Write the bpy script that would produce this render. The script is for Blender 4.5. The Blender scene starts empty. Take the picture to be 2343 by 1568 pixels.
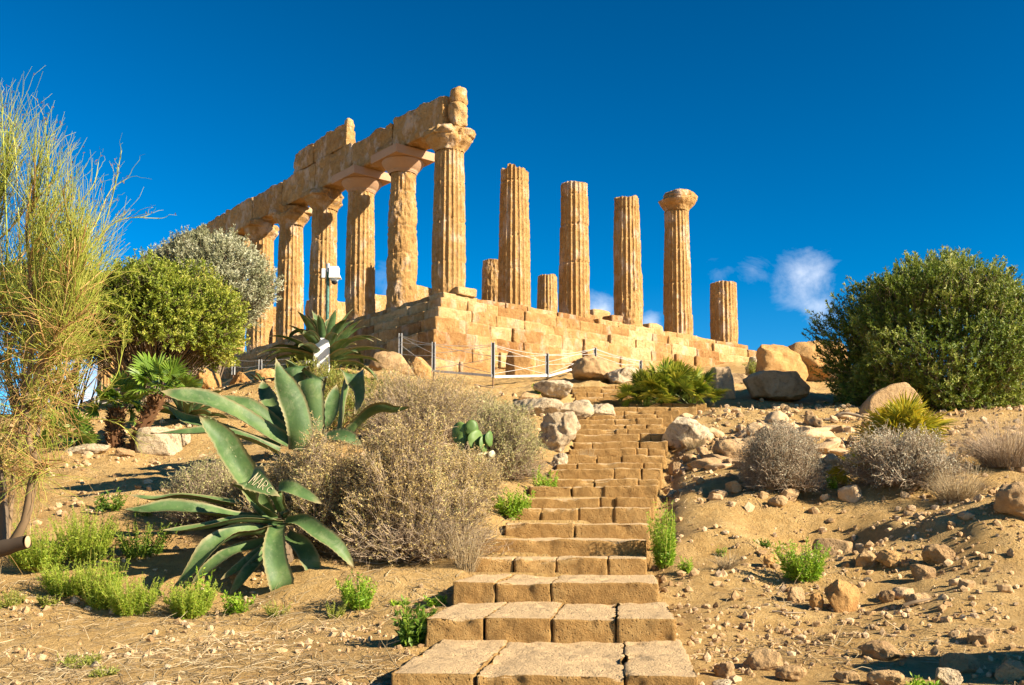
import bpy, bmesh, math, random
import numpy as np
from mathutils import Vector, Matrix
sc = bpy.context.scene
COL = sc.collection
rng = np.random.default_rng(7)
random.seed(7)

# ------------------------------------------------------------------ camera
F, SH, PITCH, EYE = 2402.0, 228.4, 0.0824, 1.6      # focal length in photo pixels, lens rise, tilt, eye height
cam = bpy.data.cameras.new("camera")
cam_o = bpy.data.objects.new("camera", cam); COL.objects.link(cam_o)
cam.sensor_width = 36.0; cam.lens = 36.0 * F / 2342.0
cam.shift_y = SH / 2342.0
cam.clip_start = 0.1; cam.clip_end = 9000
cam_o.location = (0, 0, EYE); cam_o.rotation_euler = (math.pi / 2 + PITCH, 0, 0)
sc.camera = cam_o

# ------------------------------------------------------------------ sun, sky, exposure
SUN_AZ = np.array([0.905, -0.425]); SUN_EL = math.radians(28)
sd = Vector((SUN_AZ[0] * math.cos(SUN_EL), SUN_AZ[1] * math.cos(SUN_EL), math.sin(SUN_EL)))
sun = bpy.data.lights.new("sun", 'SUN'); sun.energy = 4.9; sun.angle = math.radians(0.5); sun.color = (1.0, 0.88, 0.68)
sun_o = bpy.data.objects.new("sun", sun); COL.objects.link(sun_o)
sun_o.location = (30, -20, 40); sun_o.rotation_euler = sd.to_track_quat('Z', 'Y').to_euler()
sc.view_settings.view_transform = 'Standard'; sc.view_settings.look = 'None'
sc.view_settings.exposure = 1.52; sc.view_settings.gamma = 1.0
sc.cycles.max_bounces = 6; sc.cycles.diffuse_bounces = 3; sc.cycles.glossy_bounces = 2
sc.cycles.transmission_bounces = 3; sc.cycles.transparent_max_bounces = 4
try: sc.cycles.use_denoising = True
except Exception: pass

def P(U, V, d):
    """world point seen at photo position (U, V) on the 2342 px wide picture, d metres ahead"""
    a = (U - 1171.0) / F; b = (784.0 + SH - V) / F
    c, s = math.cos(PITCH), math.sin(PITCH)
    k = d / (c - s * b)
    return np.array([a * k, d, (s + c * b) * k + EYE])

class NT:
    """tiny node-tree helper"""
    def __init__(self, tree):
        self.t = tree; self.n = tree.nodes; self.l = tree.links
    def add(self, typ, inp=None, **kw):
        nd = self.n.new(typ)
        for k, v in kw.items(): setattr(nd, k, v)
        for k, v in (inp or {}).items():
            if isinstance(v, bpy.types.NodeSocket): self.l.new(v, nd.inputs[k])
            else: nd.inputs[k].default_value = v
        return nd
    def math(self, op, a, b=0.5, clamp=False):
        return self.add('ShaderNodeMath', {0: a, 1: b}, operation=op, use_clamp=clamp).outputs[0]
    def mix(self, f, a, b, typ='MIX'):
        nd = self.add('ShaderNodeMix', {0: f, 6: a, 7: b}, data_type='RGBA', blend_type=typ)
        return nd.outputs[2]
    def ramp(self, f, stops, interp='LINEAR'):
        nd = self.add('ShaderNodeValToRGB', {0: f}); cr = nd.color_ramp; cr.interpolation = interp
        while len(cr.elements) < len(stops): cr.elements.new(0.5)
        for e, (p, c) in zip(cr.elements, stops):
            e.position = p; e.color = c if len(c) == 4 else (*c, 1)
        return nd.outputs[0]
    def noise(self, vec, scale, detail=6, rough=0.6, dist=0.0):
        return self.add('ShaderNodeTexNoise', {'Vector': vec, 'Scale': scale, 'Detail': detail, 'Roughness': rough, 'Distortion': dist}).outputs[0]

world = bpy.data.worlds.new("World"); sc.world = world; world.use_nodes = True
w = NT(world.node_tree); w.n.clear()
sky = w.add('ShaderNodeTexSky', sky_type='NISHITA', sun_disc=False, sun_elevation=SUN_EL,
            sun_rotation=math.atan2(SUN_AZ[0], SUN_AZ[1]), altitude=300, air_density=1.0, dust_density=0.05, ozone_density=5.0)
gam = w.add('ShaderNodeGamma', {'Color': w.mix(1.0, sky.outputs[0], (.15, .15, .15, 1), 'MULTIPLY'), 'Gamma': 1.72})
hsv = w.add('ShaderNodeHueSaturation', {'Hue': 0.484, 'Saturation': 1.14, 'Value': 8.1, 'Color': gam.outputs[0]})
tc = w.add('ShaderNodeTexCoord'); dirv = tc.outputs['Generated']
cn = w.noise(w.add('ShaderNodeMapping', {'Vector': dirv, 'Scale': (1, 1, 1.6)}).outputs[0], 15.0, 10, 0.64, 0.5)
cloud = None
for (U, V, rad, st) in [(1850, 640, .030, .74), (1878, 700, .026, .66), (1815, 618, .022, .5), (1722, 616, .024, .40), (1640, 630, .034, .34), (1375, 708, .022, .75), (1490, 738, .018, .75),
                        (885, 655, .022, .45), (1370, 610, .04, .22), (175, 905, .035, 1.0), (110, 905, .03, .9)]:
    v = P(U, V, 100.0) - np.array([0, 0, EYE]); v = v / np.linalg.norm(v)
    dist = w.add('ShaderNodeVectorMath', {0: dirv, 1: tuple(v)}, operation='DISTANCE').outputs['Value']
    fall = w.add('ShaderNodeMapRange', {0: dist, 1: rad * 1.6, 2: 0.0, 3: 0.0, 4: st}).outputs[0]
    cloud = fall if cloud is None else w.math('MAXIMUM', cloud, fall)
amt = w.math('MULTIPLY_ADD', w.math('SUBTRACT', cn, .5), 2.2, False)
amt.node.inputs[2].default_value = 0.0
amt = w.math('SUBTRACT', w.math('MULTIPLY', w.math('ADD', w.math('MULTIPLY', cloud, 1.5), amt), .8), .30, True)
amt = w.math('MULTIPLY', amt, w.math('MULTIPLY', cloud, 1.6, True), True)
skyc = w.mix(amt, hsv.outputs[0], (7.6, 8.0, 8.8, 1))
bg = w.add('ShaderNodeBackground', {'Color': skyc, 'Strength': 0.055})
w.l.new(bg.outputs[0], w.add('ShaderNodeOutputWorld').inputs[0])

# ------------------------------------------------------------------ numeric helpers
def _hash(ix, iy, iz, seed):
    h = (ix.astype(np.int64) * 374761393 + iy.astype(np.int64) * 668265263 + iz.astype(np.int64) * 2147483647 + seed * 1274126177) & 0xFFFFFFFF
    h = ((h ^ (h >> 13)) * 1274126177) & 0xFFFFFFFF
    h = h ^ (h >> 16)
    return (h & 0xFFFF) / 32767.5 - 1.0
def noise3(p, seed=0):
    p = np.asarray(p, float); i = np.floor(p); f = p - i; f = f * f * (3 - 2 * f); i = i.astype(np.int64)
    x, y, z = i[..., 0], i[..., 1], i[..., 2]; fx, fy, fz = f[..., 0], f[..., 1], f[..., 2]
    def L(a, b, t): return a + (b - a) * t
    return L(L(L(_hash(x, y, z, seed), _hash(x + 1, y, z, seed), fx), L(_hash(x, y + 1, z, seed), _hash(x + 1, y + 1, z, seed), fx), fy),
             L(L(_hash(x, y, z + 1, seed), _hash(x + 1, y, z + 1, seed), fx), L(_hash(x, y + 1, z + 1, seed), _hash(x + 1, y + 1, z + 1, seed), fx), fy), fz)
def fbm(p, oct=4, seed=0, gain=0.5):
    p = np.asarray(p, float); s = 0; a = 1.0; t = 0
    for o in range(oct):
        s = s + a * noise3(p * 2 ** o + 17.3 * o, seed + o); t += a; a *= gain
    return s / t
def norm(v): return v / np.maximum(np.linalg.norm(v, axis=-1, keepdims=True), 1e-9)
def rvec(n): return norm(rng.normal(size=(n, 3)))

class Geo:
    def __init__(self): self.v = []; self.f = []; self.t = []; self.n = 0
    def add(self, v, f, tint=0.5):
        v = np.asarray(v, float).reshape(-1, 3); f = np.asarray(f, np.int64)
        self.v.append(v); self.f.append(f + self.n)
        self.t.append(np.broadcast_to(np.asarray(tint, float), (len(v),)).copy()); self.n += len(v)
    def mesh(self, name, smooth=True):
        me = bpy.data.meshes.new(name)
        V = np.concatenate(self.v); me.vertices.add(len(V)); me.vertices.foreach_set('co', V.astype(np.float32).ravel())
        lt = np.concatenate([np.full(len(f), f.shape[1]) for f in self.f]); idx = np.concatenate([f.ravel() for f in self.f])
        me.loops.add(len(idx)); me.loops.foreach_set('vertex_index', idx.astype(np.int32))
        me.polygons.add(len(lt)); me.polygons.foreach_set('loop_start', np.concatenate([[0], np.cumsum(lt)[:-1]]).astype(np.int32))
        me.polygons.foreach_set('use_smooth', np.full(len(lt), bool(smooth)))
        a = me.attributes.new('tint', 'FLOAT', 'POINT'); a.data.foreach_set('value', np.concatenate(self.t).astype(np.float32))
        me.update(calc_edges=True); me.validate(); return me
def obj(name, geo, mat, parent=None, loc=None, smooth=True):
    me = geo if isinstance(geo, bpy.types.Mesh) else geo.mesh(name, smooth)
    o = bpy.data.objects.new(name, me); COL.objects.link(o)
    if not me.materials: me.materials.append(mat)
    if parent is not None: o.parent = parent
    if loc is not None: o.location = loc
    return o
def tag(o, label, cat, group=None, kind=None):
    if label: o['label'] = label
    if cat: o['category'] = cat
    if group: o['group'] = group
    if kind: o['kind'] = kind
    return o
def empty(name, loc, label, cat, group=None, rz=0.0):
    o = bpy.data.objects.new(name, None); COL.objects.link(o); o.location = loc; o.rotation_euler = (0, 0, rz)
    o.empty_display_size = 0.2
    return tag(o, label, cat, group)

def tubes(geo, Pts, R, sides=3, tint=0.5):
    """M polylines of K points -> thin tubes.  Pts (M,K,3), R (M,K)"""
    Pts = np.asarray(Pts, float); M, K, _ = Pts.shape; R = np.broadcast_to(R, (M, K))
    T = np.gradient(Pts, axis=1); T = norm(T)
    ref = np.where(np.abs(T[:, :1, 2:3]) > 0.9, np.array([1.0, 0, 0]), np.array([0, 0, 1.0]))
    A = norm(np.cross(T, np.broadcast_to(ref, T.shape))); B = np.cross(T, A)
    ang = np.arange(sides) * 2 * np.pi / sides
    V = Pts[:, :, None] + R[:, :, None, None] * (A[:, :, None] * np.cos(ang)[:, None] + B[:, :, None] * np.sin(ang)[:, None])
    i = np.arange(M * K * sides).reshape(M, K, sides); j = np.roll(i, -1, axis=2)
    q = np.stack([i[:, :-1], j[:, :-1], j[:, 1:], i[:, 1:]], -1).reshape(-1, 4)
    tt = np.broadcast_to(np.asarray(tint, float).reshape(-1, 1, 1) if np.ndim(tint) else tint, (M, K, sides)).ravel()
    geo.add(V, q, tt)
def leaves(geo, B, D, L, W, tint=0.5, fold=0.15, face=None):
    """one folded diamond leaf per row"""
    n = len(B); D = norm(D); S = norm(np.cross(D, rvec(n) if face is None else norm(face + .75 * rvec(n)))); N = np.cross(S, D)
    L = np.broadcast_to(L, (n,))[:, None]; W = np.broadcast_to(W, (n,))[:, None]
    m = B + D * L * 0.45
    V = np.stack([B, m + S * W * .5 + N * W * fold, B + D * L, m - S * W * .5 + N * W * fold], 1)
    i = np.arange(n * 4).reshape(n, 4)
    t = np.broadcast_to(tint, (n,))
    geo.add(V, i, np.repeat(t, 4))
def spline(pts, n):
    """Catmull-Rom through the points, n samples"""
    p = np.asarray(pts, float); p = np.vstack([2 * p[0] - p[1], p, 2 * p[-1] - p[-2]]); m = len(p) - 3
    u = np.linspace(0, m - 1e-6, n); k = u.astype(int); t = (u - k)[:, None]
    a, b, c, d = p[k], p[k + 1], p[k + 2], p[k + 3]
    return 0.5 * ((2 * b) + (c - a) * t + (2 * a - 5 * b + 4 * c - d) * t ** 2 + (3 * b - a - 3 * c + d) * t ** 3)

_boxc = {}
def box_grid(nx, ny, nz):
    key = (nx, ny, nz)
    if key in _boxc: return _boxc[key]
    vid = {}; vs = []; fs = []
    def g(i, j, k):
        if (i, j, k) not in vid: vid[(i, j, k)] = len(vs); vs.append((2 * i / nx - 1, 2 * j / ny - 1, 2 * k / nz - 1))
        return vid[(i, j, k)]
    for i in range(nx):
        for j in range(ny):
            fs.append((g(i, j, 0), g(i, j + 1, 0), g(i + 1, j + 1, 0), g(i + 1, j, 0))); fs.append((g(i, j, nz), g(i + 1, j, nz), g(i + 1, j + 1, nz), g(i, j + 1, nz)))
    for i in range(nx):
        for k in range(nz):
            fs.append((g(i, 0, k), g(i + 1, 0, k), g(i + 1, 0, k + 1), g(i, 0, k + 1))); fs.append((g(i, ny, k), g(i, ny, k + 1), g(i + 1, ny, k + 1), g(i + 1, ny, k)))
    for j in range(ny):
        for k in range(nz):
            fs.append((g(0, j, k), g(0, j, k + 1), g(0, j + 1, k + 1), g(0, j + 1, k))); fs.append((g(nx, j, k), g(nx, j + 1, k), g(nx, j + 1, k + 1), g(nx, j, k + 1)))
    _boxc[key] = (np.array(vs, float), np.array(fs)); return _boxc[key]
def stone_block(geo, c, dims, res=0.12, rnd=0.05, amp=0.03, freq=2.0, seed=0, rz=0.0, tint=None, maxn=40, chip=0.0):
    """a worn ashlar block: rounded box with weathered faces"""
    d = np.asarray(dims, float); n = [int(min(maxn, max(2, round(x / res)))) for x in d]
    v, f = box_grid(*n); h = d / 2; p = v * h
    r = min(rnd, h.min() * 0.6); inner = np.clip(p, -(h - r), (h - r)); q = p - inner
    ln = np.linalg.norm(q, axis=1, keepdims=True); nn = np.where(ln > 1e-9, q / np.maximum(ln, 1e-9), 0)
    p = inner + nn * np.minimum(ln, r)
    nv = norm(p / h ** 1.0 * (np.abs(v) > 0.98)) if True else nn
    nv = np.where(np.linalg.norm(nn, axis=1, keepdims=True) > .5, nn, nv)
    w0 = p + np.asarray(c, float)
    disp = fbm(w0 * freq, 4, seed) * amp + np.minimum(0, fbm(w0 * freq * .55 + 9, 3, seed + 5) + .15) * amp * 2.2
    p = p + nv * disp[:, None]
    if chip:                                         # knocked-off nosing and a foot-worn hollow
        cn_ = np.clip(fbm(w0 * np.array([2.6, 2.6, 2.6]) + 31, 4, seed + 21) * 1.9 - .12, 0, 1); ef = np.exp(-((v[:, 1] + 1) * h[1] / .055)) * np.exp(-((1 - v[:, 2]) * h[2] / .06))
        p[:, 1] += ef * cn_ * chip; p[:, 2] -= ef * cn_ * chip * .9
        tp = np.clip((v[:, 2] - .9) * 10, 0, 1); p[:, 2] -= tp * (.012 + .016 * fbm(w0 * 1.6 + 5, 3, seed + 33)) * 1.0
    if rz:
        cs, sn = math.cos(rz), math.sin(rz); p = np.stack([p[:, 0] * cs - p[:, 1] * sn, p[:, 0] * sn + p[:, 1] * cs, p[:, 2]], 1)
    geo.add(p + np.asarray(c, float), f, rng.random() if tint is None else tint)

# ------------------------------------------------------------------ materials
def principled(name):
    m = bpy.data.materials.new(name); m.use_nodes = True; t = NT(m.node_tree); t.n.clear()
    out = t.add('ShaderNodeOutputMaterial'); b = t.add('ShaderNodeBsdfPrincipled', {'Roughness': 0.9})
    b.inputs['Specular IOR Level'].default_value = 0.2
    t.l.new(b.outputs[0], out.inputs[0]); return m, t, b, out
def stone_mat(name, dark, mid, light, scale=1.0, bump=0.6, white=0.0, pits=1.0, tintamt=0.25, blotch=0.0, blotchc=(.2, .15, .1), bdist=0.05, dust_toplight=0.0):
    m, t, b, out = principled(name); g = t.add('ShaderNodeNewGeometry').outputs['Position']
    n1 = t.noise(g, 0.9 * scale, 8, .65, .3); n2 = t.noise(g, 7 * scale, 8, .7); n3 = t.noise(g, 38 * scale, 5, .7)
    f = t.math('ADD', t.math('MULTIPLY', n1, .5), t.math('MULTIPLY', n2, .5))
    at = t.add('ShaderNodeAttribute', attribute_name='tint').outputs['Fac']
    f = t.math('ADD', f, t.math('MULTIPLY', t.math('SUBTRACT', at, .5), tintamt))
    c = t.ramp(f, [(.28, dark), (.5, mid), (.72, light)])
    vo = t.add('ShaderNodeTexVoronoi', {'Vector': g, 'Scale': 16 * scale, 'Randomness': 1.0}).outputs['Distance']
    pit = t.math('SUBTRACT', 1.0, t.add('ShaderNodeMapRange', {0: t.math('ADD', vo, t.math('MULTIPLY', n2, .35)), 1: .22, 2: .48}).outputs[0], True)
    pit = t.math('MULTIPLY', pit, t.add('ShaderNodeMapRange', {0: n1, 1: .42, 2: .6}).outputs[0])
    c = t.mix(t.math('MULTIPLY', pit, .35 * pits), c, (dark[0] * .55, dark[1] * .5, dark[2] * .5, 1))
    if white > 0:
        wn = t.add('ShaderNodeMapRange', {0: t.noise(t.add('ShaderNodeMapping', {'Vector': g, 'Scale': (1, 1, .55)}).outputs[0], 1.7, 7, .68), 1: .52, 2: .62}).outputs[0]
        c = t.mix(t.math('MULTIPLY', wn, white), c, (.66, .52, .40, 1))
    if blotch > 0:
        bn = t.add('ShaderNodeMapRange', {0: t.noise(g, 3.3 * scale, 8, .72, .2), 1: .52, 2: .62}).outputs[0]
        c = t.mix(t.math('MULTIPLY', bn, blotch), c, (*blotchc, 1))
    if dust_toplight > 0:  # sandy dust on upward faces, strengthened to paint in brighter sunlit tops
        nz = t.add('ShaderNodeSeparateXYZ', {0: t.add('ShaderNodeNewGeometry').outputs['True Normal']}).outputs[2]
        c = t.mix(t.math('MULTIPLY', t.add('ShaderNodeMapRange', {0: t.math('ADD', nz, t.math('MULTIPLY', t.math('SUBTRACT', n2, .5), .5)), 1: .62, 2: .92}).outputs[0], dust_toplight), c, (.60, .42, .23, 1))
    t.l.new(c, b.inputs['Base Color'])
    h = t.math('ADD', t.math('MULTIPLY', n2, .9), t.math('MULTIPLY', n3, .45)); h = t.math('SUBTRACT', h, t.math('MULTIPLY', pit, .7 * pits))
    bp = t.add('ShaderNodeBump', {'Height': h, 'Strength': bump, 'Distance': bdist}); t.l.new(bp.outputs[0], b.inputs['Normal'])
    return m
M = {}
M['temple'] = stone_mat('temple_stone', (.25, .115, .033), (.46, .265, .095), (.60, .40, .19), 1.0, 1.0, white=.6, bdist=.10, blotch=.38, blotchc=(.21, .115, .05))
M['podium'] = stone_mat('podium_stone', (.24, .105, .03), (.43, .245, .088), (.60, .40, .19), .9, 1.0, white=.35, tintamt=.3, bdist=.10, blotch=.32, blotchc=(.24, .13, .055))
M['new_capital'] = stone_mat('restored_capital_stone', (.36, .215, .125), (.40, .245, .145), (.44, .275, .17), 1.2, .15, pits=.2)
M['step'] = stone_mat('stair_tufa', (.20, .105, .03), (.345, .195, .064), (.45, .285, .11), 2.2, .9, tintamt=.18, bdist=.045, dust_toplight=.85)  # base darkened and dusty treads lightened, painting extra sun contrast between tread and riser
M['lime'] = stone_mat('pale_limestone', (.33, .22, .12), (.56, .43, .27), (.70, .57, .40), 2.2, 1.0, blotch=.75, blotchc=(.12, .085, .055), bdist=.05)
M['boulder'] = stone_mat('tan_boulder', (.24, .135, .06), (.43, .27, .125), (.54, .37, .20), 1.6, .9, blotch=.35, blotchc=(.17, .11, .06), bdist=.05)
M['orange_rock'] = stone_mat('orange_rock', (.26, .12, .035), (.47, .26, .09), (.56, .35, .15), 1.5, .9, bdist=.05)
M['grey_rock'] = stone_mat('lichen_grey_rock', (.24, .155, .08), (.44, .30, .165), (.56, .41, .25), 1.7, .9, blotch=.4, blotchc=(.10, .08, .055), bdist=.05)
M['stone'] = stone_mat('small_stone', (.30, .18, .08), (.46, .30, .15), (.56, .40, .24), 5.0, .8, tintamt=.5, bdist=.015)

def soil_mat():
    m, t, b, out = principled('dry_soil'); g = t.add('ShaderNodeNewGeometry').outputs['Position']
    n0 = t.noise(g, .35, 5, .6); n1 = t.noise(g, 1.6, 8, .7, .2); n2 = t.noise(g, 9, 8, .75); n3 = t.noise(g, 45, 4, .7)
    f = t.math('ADD', t.math('ADD', t.math('MULTIPLY', n0, .25), t.math('MULTIPLY', n1, .35)), t.math('MULTIPLY', n2, .4))
    c = t.ramp(f, [(.34, (.26, .135, .043)), (.45, (.43, .26, .088)), (.55, (.55, .355, .138)), (.67, (.68, .48, .225))])
    grit = t.add('ShaderNodeTexVoronoi', {'Vector': g, 'Scale': 26.0}).outputs['Distance']
    gm = t.math('MULTIPLY', t.add('ShaderNodeMapRange', {0: grit, 1: .28, 2: .16}).outputs[0], t.add('ShaderNodeMapRange', {0: n1, 1: .45, 2: .6}).outputs[0])
    c = t.mix(t.math('MULTIPLY', gm, .55), c, (.62, .45, .26, 1))
    # litter of grey dead stalks: darker, greyer patches
    lm = t.add('ShaderNodeMapRange', {0: t.noise(g, .9, 6, .7, .3), 1: .53, 2: .66}).outputs[0]
    c = t.mix(t.math('MULTIPLY', lm, .35), c, (.22, .14, .075, 1))
    t.l.new(c, b.inputs['Base Color'])
    h = t.math('ADD', t.math('MULTIPLY', n2, 1.0), t.math('MULTIPLY', n3, .35)); h = t.math('ADD', h, t.math('MULTIPLY', gm, .4))
    bp = t.add('ShaderNodeBump', {'Height': h, 'Strength': 1.0, 'Distance': .09}); t.l.new(bp.outputs[0], b.inputs['Normal'])
    return m
M['soil'] = soil_mat()
def leaf_mat(name, stops, trans=0.3, rough=0.5, spec=.3):
    m, t, b, out = principled(name); at = t.add('ShaderNodeAttribute', attribute_name='tint').outputs['Fac']
    c = t.ramp(at, stops); t.l.new(c, b.inputs['Base Color']); b.inputs['Roughness'].default_value = rough
    b.inputs['Specular IOR Level'].default_value = spec
    if trans > 0:
        tr = t.add('ShaderNodeBsdfTranslucent', {'Color': c}); mx = t.add('ShaderNodeMixShader', {0: trans, 1: b.outputs[0], 2: tr.outputs[0]})
        t.l.new(mx.outputs[0], out.inputs[0])
    return m
M['leaf_olive'] = leaf_mat('evergreen_leaf', [(0, (0.05, 0.09, 0.008)), (0.55, (0.145, 0.2, 0.02)), (0.85, (0.3, 0.33, 0.05)), (1, (0.46, 0.45, 0.15))])
M['leaf_mastic'] = leaf_mat('mastic_leaf', [(0, (0.09, 0.14, 0.01)), (0.5, (0.23, 0.28, 0.025)), (0.8, (0.38, 0.39, 0.05)), (1, (0.5, 0.44, 0.1))])
M['leaf_silver'] = leaf_mat('silver_leaf', [(0, (0.143, 0.154, 0.066)), (0.5, (0.297, 0.297, 0.154)), (1, (0.55, 0.528, 0.363))], .2)
M['leaf_bright'] = leaf_mat('bright_green_leaf', [(0, (0.096, 0.192, 0.012)), (0.6, (0.24, 0.396, 0.024)), (1, (0.456, 0.552, 0.06))], .4)
M['leaf_fern'] = leaf_mat('yellow_green_leaf', [(0, (0.13, 0.2, 0.015)), (0.6, (0.29, 0.39, 0.03)), (1, (0.47, 0.52, 0.08))], .4)
M['leaf_dark'] = leaf_mat('dark_green_leaf', [(0, (.035, .08, .008)), (.6, (.10, .18, .015)), (1, (.22, .31, .035))], .35)
M['leaf_weed'] = leaf_mat('weed_leaf', [(0, (.12, .16, .02)), (.6, (.27, .29, .045)), (1, (.42, .36, .12))], .35)
M['leaf_dry'] = leaf_mat('dry_leaflet', [(0, (0.24, 0.17, 0.07)), (0.45, (0.5, 0.37, 0.15)), (0.8, (0.62, 0.48, 0.2)), (1, (0.46, 0.46, 0.16))], .2, .8, .1)
M['leaf_drygreen'] = leaf_mat('grey_green_leaflet', [(0, (0.189, 0.189, 0.074)), (0.6, (0.405, 0.385, 0.155)), (1, (0.608, 0.513, 0.243))], .2, .8, .1)
M['leaf_grey'] = leaf_mat('ash_grey_leaflet', [(0, (0.257, 0.223, 0.142)), (0.6, (0.486, 0.432, 0.304)), (1, (0.621, 0.553, 0.405))], .15, .8, .1)
M['twig_grey'] = leaf_mat('grey_twig', [(0, (0.174, 0.123, 0.08)), (0.6, (0.362, 0.268, 0.181)), (1, (0.58, 0.45, 0.304))], 0, .9, .1)
M['twig_brown'] = leaf_mat('brown_twig', [(0, (0.184, 0.098, 0.034)), (0.6, (0.414, 0.241, 0.086)), (1, (0.575, 0.368, 0.149))], 0, .8, .1)
M['twig_green'] = leaf_mat('green_broom_twig', [(0, (0.161, 0.218, 0.023)), (0.55, (0.345, 0.368, 0.052)), (1, (0.529, 0.46, 0.103))], 0.1, .6, .2)
M['pod'] = leaf_mat('dark_seed_pod', [(0, (.06, .025, .02)), (1, (.22, .10, .06))], 0, .7, .2)
M['bark'] = leaf_mat('bark', [(0, (.07, .05, .035)), (.6, (.16, .115, .075)), (1, (.26, .19, .12))], 0, .95, .05)
M['bark_pale'] = leaf_mat('pale_bark', [(0, (.13, .085, .045)), (1, (.24, .16, .09))], 0, .95, .05)
M['palm'] = leaf_mat('fan_palm_blade', [(0, (0.055, 0.094, 0.009)), (0.5, (0.154, 0.209, 0.017)), (0.85, (0.396, 0.374, 0.033)), (1, (0.55, 0.418, 0.066))], .25, .45, .4)
M['palm_green'] = leaf_mat('green_palm_blade', [(0, (.06, .12, .01)), (.6, (.16, .26, .025)), (1, (.32, .38, .06))], .3, .45, .4)
M['palm_gold'] = leaf_mat('yellowing_palm_blade', [(0, (0.12, 0.144, 0.012)), (0.5, (0.36, 0.336, 0.024)), (1, (0.624, 0.432, 0.024))], .3, .5, .3)
M['palm_trunk'] = leaf_mat('fibrous_palm_trunk', [(0, (.06, .03, .015)), (.6, (.17, .085, .04)), (1, (.36, .22, .11))], 0, .95, .05)
M['straw'] = leaf_mat('dry_straw', [(0, (.22, .15, .08)), (.6, (.42, .31, .17)), (1, (.60, .48, .30))], .15, .8, .1)
M['cactus'] = leaf_mat('prickly_pear_pad', [(0, (.05, .10, .02)), (1, (.13, .20, .045))], 0, .5, .3)
M['pod_rim'] = leaf_mat('scarred_cactus_pad', [(0, (.35, .32, .20)), (1, (.45, .42, .30))], 0, .8, .2)

def agave_mat():
    m, t, b, out = principled('agave_skin'); g = t.add('ShaderNodeNewGeometry').outputs['Position']
    at = t.add('ShaderNodeAttribute', attribute_name='tint').outputs['Fac']     # 0 = body, 1 = horny margin
    n = t.noise(g, 3.0, 6, .6, .5); n2 = t.noise(g, 22, 4, .6)
    c = t.ramp(n, [(.3, (.036, .070, .021)), (.5, (.063, .112, .035)), (.68, (.115, .165, .052))])
    c = t.mix(t.math('MULTIPLY', t.add('ShaderNodeMapRange', {0: n2, 1: .62, 2: .74}).outputs[0], .35), c, (.26, .23, .12, 1))
    dn = t.add('ShaderNodeMapRange', {0: t.noise(g, 6.0, 7, .7, .8), 1: .52, 2: .70}).outputs[0]
    c = t.mix(t.math('MULTIPLY', dn, .4), c, (.24, .25, .14, 1))
    c = t.mix(at, c, (.26, .20, .10, 1))
    t.l.new(c, b.inputs['Base Color']); b.inputs['Roughness'].default_value = .55; b.inputs['Specular IOR Level'].default_value = .22
    bp = t.add('ShaderNodeBump', {'Height': n2, 'Strength': .15, 'Distance': .02}); t.l.new(bp.outputs[0], b.inputs['Normal'])
    return m
M['agave'] = agave_mat()
def plain(name, col, rough=.5, metal=0.0, var=.12):
    m, t, b, out = principled(name); g = t.add('ShaderNodeNewGeometry').outputs['Position']
    n = t.noise(g, 14, 5, .65); d = tuple(x * (1 - var * 2) for x in col)
    t.l.new(t.ramp(n, [(.35, d), (.6, col)]), b.inputs['Base Color'])
    b.inputs['Roughness'].default_value = rough; b.inputs['Metallic'].default_value = metal; return m
M['steel'] = plain('galvanised_steel', (.50, .49, .47), .5, .3)
M['steel_dark'] = plain('dark_post_web', (.10, .095, .09), .7)
M['rail'] = plain('pale_rail', (.62, .58, .54), .5)
M['rope'] = plain('fence_cable', (.52, .48, .43), .6)
M['rust'] = plain('rusty_rod', (.20, .11, .06), .8)
M['white_paint'] = plain('white_casing', (.78, .78, .76), .45, var=.04)
M['pole_green'] = plain('green_flaking_pole', (.08, .20, .15), .55, var=.35)
M['glass_dark'] = plain('smoked_dome', (.03, .03, .03), .15, var=0)
M['scar'] = plain('carved_scar', (.58, .50, .30), .8)
M['wood_grey'] = leaf_mat('weathered_dead_wood', [(0, (.20, .14, .085)), (1, (.40, .30, .2))], 0, .9, .1)
M['char'] = plain('burnt_wood', (.035, .025, .02), .9)
M['cut_wood'] = plain('cut_wood', (.52, .34, .19), .8)

# ------------------------------------------------------------------ the stairway's line: distance, top height, left / right edge as read off the photograph
ST = [(6.07, 1538, 888, 1601), (7.82, 1411, 972, 1547), (9.46, 1330, 1033, 1507), (11.0, 1275, 1081, 1480), (11.6, 1231, 1083, 1482),
      (12.6, 1195, 1155, 1488), (13.1, 1161, 1159, 1490), (13.8, 1137, 1203, 1497), (14.2, 1110, 1211, 1505), (14.9, 1095, 1240, 1508), (15.5, 1070.5, 1255, 1514),
      (16.2, 1057.5, 1272, 1516), (17.0, 1039.5, 1290, 1519), (17.8, 1025, 1302, 1522), (18.5, 1009, 1312, 1527), (19.1, 992, 1315, 1528), (19.9, 980, 1316, 1523),
      (20.6, 969.5, 1317, 1514), (21.3, 957, 1318, 1516), (22.0, 948, 1340, 1538), (22.8, 939, 1366, 1554), (23.6, 930, 1390, 1594), (24.4, 922, 1430, 1616)]
ST2 = [(25.4, 914.5, 1316, 1470), (26.1, 905.5, 1316, 1465), (26.8, 896.5, 1312, 1462), (27.5, 888.5, 1308, 1455), (28.2, 882, 1306, 1450)]
def edges(row):
    d, V, a, b = row; p = P(a, V, d); q = P(b, V, d); return d, p[2], p[0], q[0]
STW = [edges(r) for r in ST + ST2]
ST_Y = np.array([s[0] for s in STW]); ST_Z = np.array([s[1] for s in STW]); ST_L = np.array([s[2] for s in STW]); ST_R = np.array([s[3] for s in STW])

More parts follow.
